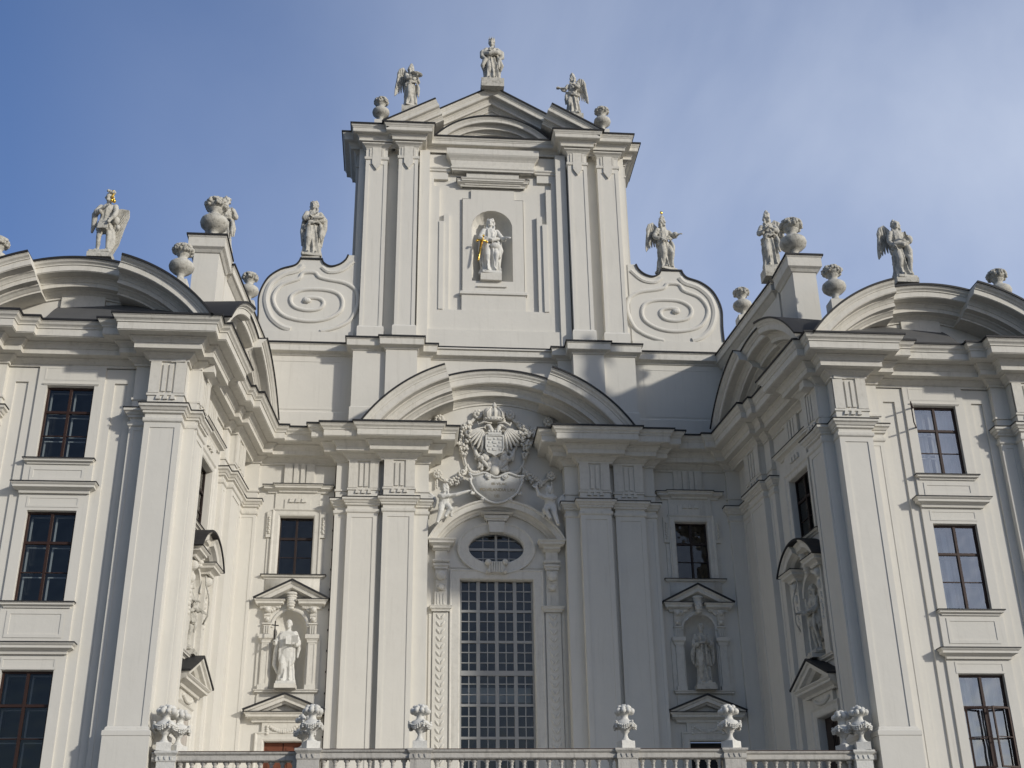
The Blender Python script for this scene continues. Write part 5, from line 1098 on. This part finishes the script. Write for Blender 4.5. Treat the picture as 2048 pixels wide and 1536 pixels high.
# cartouche
cu = -.02; cp = catmull([(-1.2, 20.1), (-.95, 19.98), (-.55, 20.12), (-.3, 20.02), (-.12, 19.9), (0, 19.88), (.12, 19.9), (.3, 20.02), (.55, 20.12), (.95, 19.95), (1.22, 19.98)], 4)
low = catmull([(1.22, 19.98), (1.08, 19.8), (1.12, 19.6), (1.0, 19.25), (.88, 18.95), (.6, 18.7), (.35, 18.5), (.12, 18.42), (0, 18.4), (-.12, 18.42), (-.35, 18.5), (-.6, 18.72), (-.88, 19.0), (-1.0, 19.25), (-1.12, 19.6), (-1.08, 19.85), (-1.2, 20.1)], 4)
dz = .60
cp = [(u + cu, (z - 20.1) * .8 + 20.1 + dz) for u, z in cp]; low = [(u + cu, (z - 20.1) * .8 + 20.1 + dz) for u, z in low]
b = MB(); b.prism(fr, cp + low[1:-1], N + .1, N + .62); tube(b, [fr(u, N + .64, z) for u, z in cp], .055, 8); tube(b, [fr(u, N + .63, z) for u, z in low], .05, 8)
for q in (-1, 1):
    ell(b, A(cu + q * .38, .66, 19.94 + dz), (.1, .07, .09)); tube(b, [A(cu + q * (.38 + .12 * math.cos(t)), .66, 19.94 + dz + .12 * math.sin(t)) for t in [i * .6 for i in range(9)]], .035, 6)
    tube(b, [A(cu + q * .95, .62, 19.18 + dz), A(cu + q * 1.1, .62, 19.14 + dz), A(cu + q * 1.05, .62, 19.26 + dz)], .06, 8); tube(b, [A(cu + q * 1.1, .62, 19.78 + dz), A(cu + q * 1.2, .62, 19.82 + dz)], .07, 8); ell(b, A(cu + q * .6, .6, 18.92 + dz), (.1, .08, .07))
obj('cartouche', b, WSTONE, church, True)
LET = mat('faded_gilt_lettering', (.33, .27, .16), .6, .2, var=.3, bump=0)
def text(t, size, u, z):
    c = bpy.data.curves.new('t', 'FONT'); c.body = t; c.size = size; c.align_x = 'CENTER'; c.extrude = .004
    o = bpy.data.objects.new('t', c); sc.collection.objects.link(o); d = bpy.context.evaluated_depsgraph_get(); me = bpy.data.meshes.new_from_object(o.evaluated_get(d)); bpy.data.objects.remove(o)
    mb_ = MB(); mb_.v = [(v.co.x + u, -(N + .625) - v.co.z, v.co.y + z) for v in me.vertices]; mb_.f = [tuple(p.vertices) for p in me.polygons]
    obj('inscription', mb_, LET, church, recalc=False)
text('IBI VS AC', .17, .1, 20.16); text('PO.VILANDIA LXII', .19, .02, 19.88); text('LEI.', .18, .02, 19.6)
# garlands
def garland(pts, r0, name='garland', side=1):
    b = MB(); P = catmull(pts, 8); n = len(P)
    tube(b, [A(u, .12, z) for u, z in P], .055, 8)
    for i, (u, z) in enumerate(P):
        t = i / (n - 1); w = math.sin(math.pi * t) ** 2
        if w < .35: continue
        for k in range(6):
            a = rg.uniform(0, 6.28); q = r0 * w * rg.uniform(.3, 1); ell(b, A(u + q * math.cos(a), .16 + r0 * w * rg.uniform(0, .7), z + q * math.sin(a)), rg.uniform(.05, .085), nu=8, nv=6)
    obj(name, b, TRIM, church, True)
for q in (-1, 1):
    c = -.06
    garland([(c + q * .75, 23.55), (c + q * 1.45, 22.95), (c + q * 1.95, 22.85), (c + q * 2.5, 23.35)], .24)
    garland([(c + q * .9, 23.5), (c + q * 1.25, 23.0), (c + q * 1.4, 22.1), (c + q * 1.25, 21.2)], .33)
    garland([(c + q * 1.2, 21.3), (c + q * 1.45, 20.8), (c + q * 1.9, 20.42), (c + q * 2.5, 20.75)], .24)
    garland([(c + q * .55, 21.0), (c + q * .8, 20.9), (c + q * 1.05, 20.95), (c + q * 1.2, 21.3)], .02)
    b = MB()
    for (u, z, r) in ((.72, 23.68, .22), (2.45, 23.4, .22), (2.5, 20.8, .2)):
        for i in range(9):
            a = i * .7; ell(b, A(c + q * u + r * .7 * math.cos(a), .16, z + r * .7 * math.sin(a)), (r * .42, .1, r * .42), nu=8, nv=6)
        ell(b, A(c + q * u, .22, z), (.09, .09, .09))
    for i in range(4): ell(b, A(c + q * 2.52, .12, 20.5 - .1 * i), (.05, .05, .07), nu=8, nv=6)
    for i in range(10): ell(b, A(c + q * (.72 + rg.uniform(-.16, .16)), .15 + rg.uniform(0, .1), 20.72 - i * .03), .07, nu=7, nv=5)
    obj('rosette', b, TRIM, church, True)
# ================================================================ URNS
protoU = {}
def urn_mesh(kind):
    if kind == 'roof':
        b = MB(); lathe(b, (0, 0, 0), [(.24, 0), (.24, .06), (.17, .1), (.13, .2), (.14, .3), (.19, .36), (.33, .44), (.45, .56), (.48, .68), (.45, .8), (.34, .9), (.22, .96), (.18, 1.02), (.18, 1.12), (.24, 1.2), (.26, 1.24), (.1, 1.26)], 28)
        r = random.Random(8); f = MB()
        for i in range(130):
            a = r.uniform(0, 6.28); e = math.asin(r.uniform(-.45, 1)); q = .36; ell(f, (q * math.cos(e) * math.cos(a), q * math.cos(e) * math.sin(a), 1.4 + .24 * math.sin(e)), (r.uniform(.05, .09), r.uniform(.05, .09), r.uniform(.04, .075)), rotm(r.uniform(0, 180), 'Z'), 8, 6)
        ell(f, (0, 0, 1.38), (.36, .36, .22))
        return b, f, None
    b = MB(); lathe(b, (0, 0, .26), [(.2, 0), (.2, .03), (.14, .06), (.09, .14), (.075, .22), (.1, .28), (.15, .32), (.15, .35), (.24, .42), (.36, .5), (.37, .57), (.28, .67), (.17, .72), (.13, .77), (.12, .84), (.15, .88), (.21, .92), (.22, .94), (.1, .95)], 28)
    b.add([(x, y, z) for z in (0, .26) for x, y in ((-.24, -.24), (.24, -.24), (.24, .24), (-.24, .24))], [(0, 1, 2, 3), (4, 5, 6, 7), (0, 1, 5, 4), (1, 2, 6, 5), (2, 3, 7, 6), (3, 0, 4, 7)])
    f = MB(); g2 = MB(); r = random.Random(3)
    for j in range(4):      # swags
        for i in range(9):
            t = i / 8; a = j * math.pi / 2 + t * math.pi / 2 + .3; sg = math.sin(math.pi * t)
            for k in range(3): ell(g2, ((.38 - .012 * k) * math.cos(a), (.38 - .012 * k) * math.sin(a), .86 - .1 * sg - .055 * k * sg), (.045, .045, .028), nu=8, nv=5)
        a = j * math.pi / 2 + .3
        for k in range(4): ell(g2, (.385 * math.cos(a), .385 * math.sin(a), .9 - .06 * k), (.05, .05, .04), nu=8, nv=5)
    for ring_, (rr, z, n, s_) in enumerate(((.27, 1.26, 9, .1), (.17, 1.37, 6, .1), (.03, 1.42, 2, .09))):
        for i in range(n): a = 2 * math.pi * i / n + ring_; ell(f, (rr * math.cos(a), rr * math.sin(a), z + r.uniform(-.015, .015)), s_ * r.uniform(.85, 1.1), nu=10, nv=7)
    for i in range(12): a = 2 * math.pi * i / 12; ell(f, (.2 * math.cos(a), .2 * math.sin(a), 1.2), (.06, .06, .03), nu=8, nv=5)
    return b, f, g2
def urn(kind, loc, h, label, rot=0, group=None, mt=None, plinth=0):
    mt = mt or STONE; root = empty('stone_urn' if kind == 'roof' else 'stone_vase', loc, label, 'urn' if kind == 'roof' else 'vase', group); k = h / (1.68 if kind == 'roof' else 1.48)
    if kind not in protoU:
        protoU[kind] = urn_mesh(kind)
    b, f, g2 = protoU[kind]; M_ = Matrix.Scale(k, 4) @ Matrix.Rotation(R_(rot), 4, 'Z')
    for mb_, nm in ((b, 'bowl'), (f, 'flowers' if kind == 'roof' else 'fruit'), (g2, 'swags')):
        if mb_ is None: continue
        t_ = tf(mb_, M_); t_.v = [(x + loc[0], y + loc[1], z + loc[2]) for x, y, z in t_.v]; o = obj(nm, t_, mt, root, True)
        if nm == 'bowl' and kind != 'roof':
            for p in o.data.polygons:
                if abs(p.normal.z) > .99 or len(p.vertices) == 4 and p.area > .02: p.use_smooth = False
    if plinth:
        p = MB(); f0 = Fr(loc[0], loc[1], 1, 0, 0, -1); p.box(f0, -.3, .3, -.3, .3, loc[2] - plinth, loc[2] + .002); obj('plinth', p, TRIM, root)
    return root
GU = 'flower urns along the roofline'
LR = {-1: 'left', 1: 'right'}
for s in (-1, 1):
    urn('roof', (s * 5.62, .35, 39.55), 1.52, 'flower urn on the %s end of the tower cornice' % LR[s], 0 if s < 0 else 50, GU, plinth=.6)
    urn('roof', (s * 11.72, -7.95, 27.3), 1.95, 'largest flower urn, on the tall pier above the %s wing' % LR[s], 20 * s, GU, plinth=.28)
    urn('roof', (s * 12.38, -9.95, 24.25), 1.62, 'flower urn on the inner slope of the %s wing pediment' % LR[s], 70 * s, GU, plinth=.5)
    urn('roof', (s * 19.05, -9.95, 24.3), 1.62, 'flower urn on the outer slope of the %s wing pediment, by the picture edge' % LR[s], 10 * s, GU, plinth=.8)
    urn('roof', (s * 10.9, -2.9, 27.3), 1.5, 'small flower urn on the parapet between the %s scroll and the big pier' % LR[s], 33 * s, GU, plinth=.3)
GV = 'fruit vases on the balustrade'; z0 = 7.6
urn('vase', (-3.3, -10.1, z0), 1.38, 'fruit vase on the balustrade just left of the big window', 0, GV, WSTONE)
urn('vase', (3.28, -10.1, z0), 1.38, 'fruit vase on the balustrade just right of the big window', 14, GV, WSTONE)
urn('vase', (-6.7, -10.08, z0), 1.38, 'fruit vase on the balustrade in front of the left side door', 25, GV, WSTONE)
urn('vase', (-6.98, -9.2, z0 - .05), 1.3, 'vase half hidden behind the one before the left side door', 60, GV, WSTONE, )
urn('vase', (6.72, -10.08, z0), 1.4, 'fruit vase on the balustrade in front of the right side niche', 40, GV, WSTONE)
urn('vase', (-11.28, -9.75, z0), 1.42, 'front vase of the pair at the left end of the balustrade', 10, GV, WSTONE)
urn('vase', (-10.92, -9.35, z0 - .02), 1.36, 'rear vase of the pair at the left end of the balustrade', 50, GV, WSTONE)
urn('vase', (11.2, -9.75, z0), 1.42, 'front vase of the pair at the right end of the balustrade', 80, GV, WSTONE)
urn('vase', (10.75, -9.35, z0 - .02), 1.36, 'rear vase of the pair at the right end of the balustrade', 30, GV, WSTONE)
b = MB(); b.box(W, -7.25, -6.7, 9.0, 9.85, 6.3, 7.55); b.box(W, -11.1, -10.65, 9.1, 9.5, 6.3, 7.58); b.box(W, 10.5, 11.0, 9.1, 9.5, 6.3, 7.58); obj('pier', b, RAILM, bal)
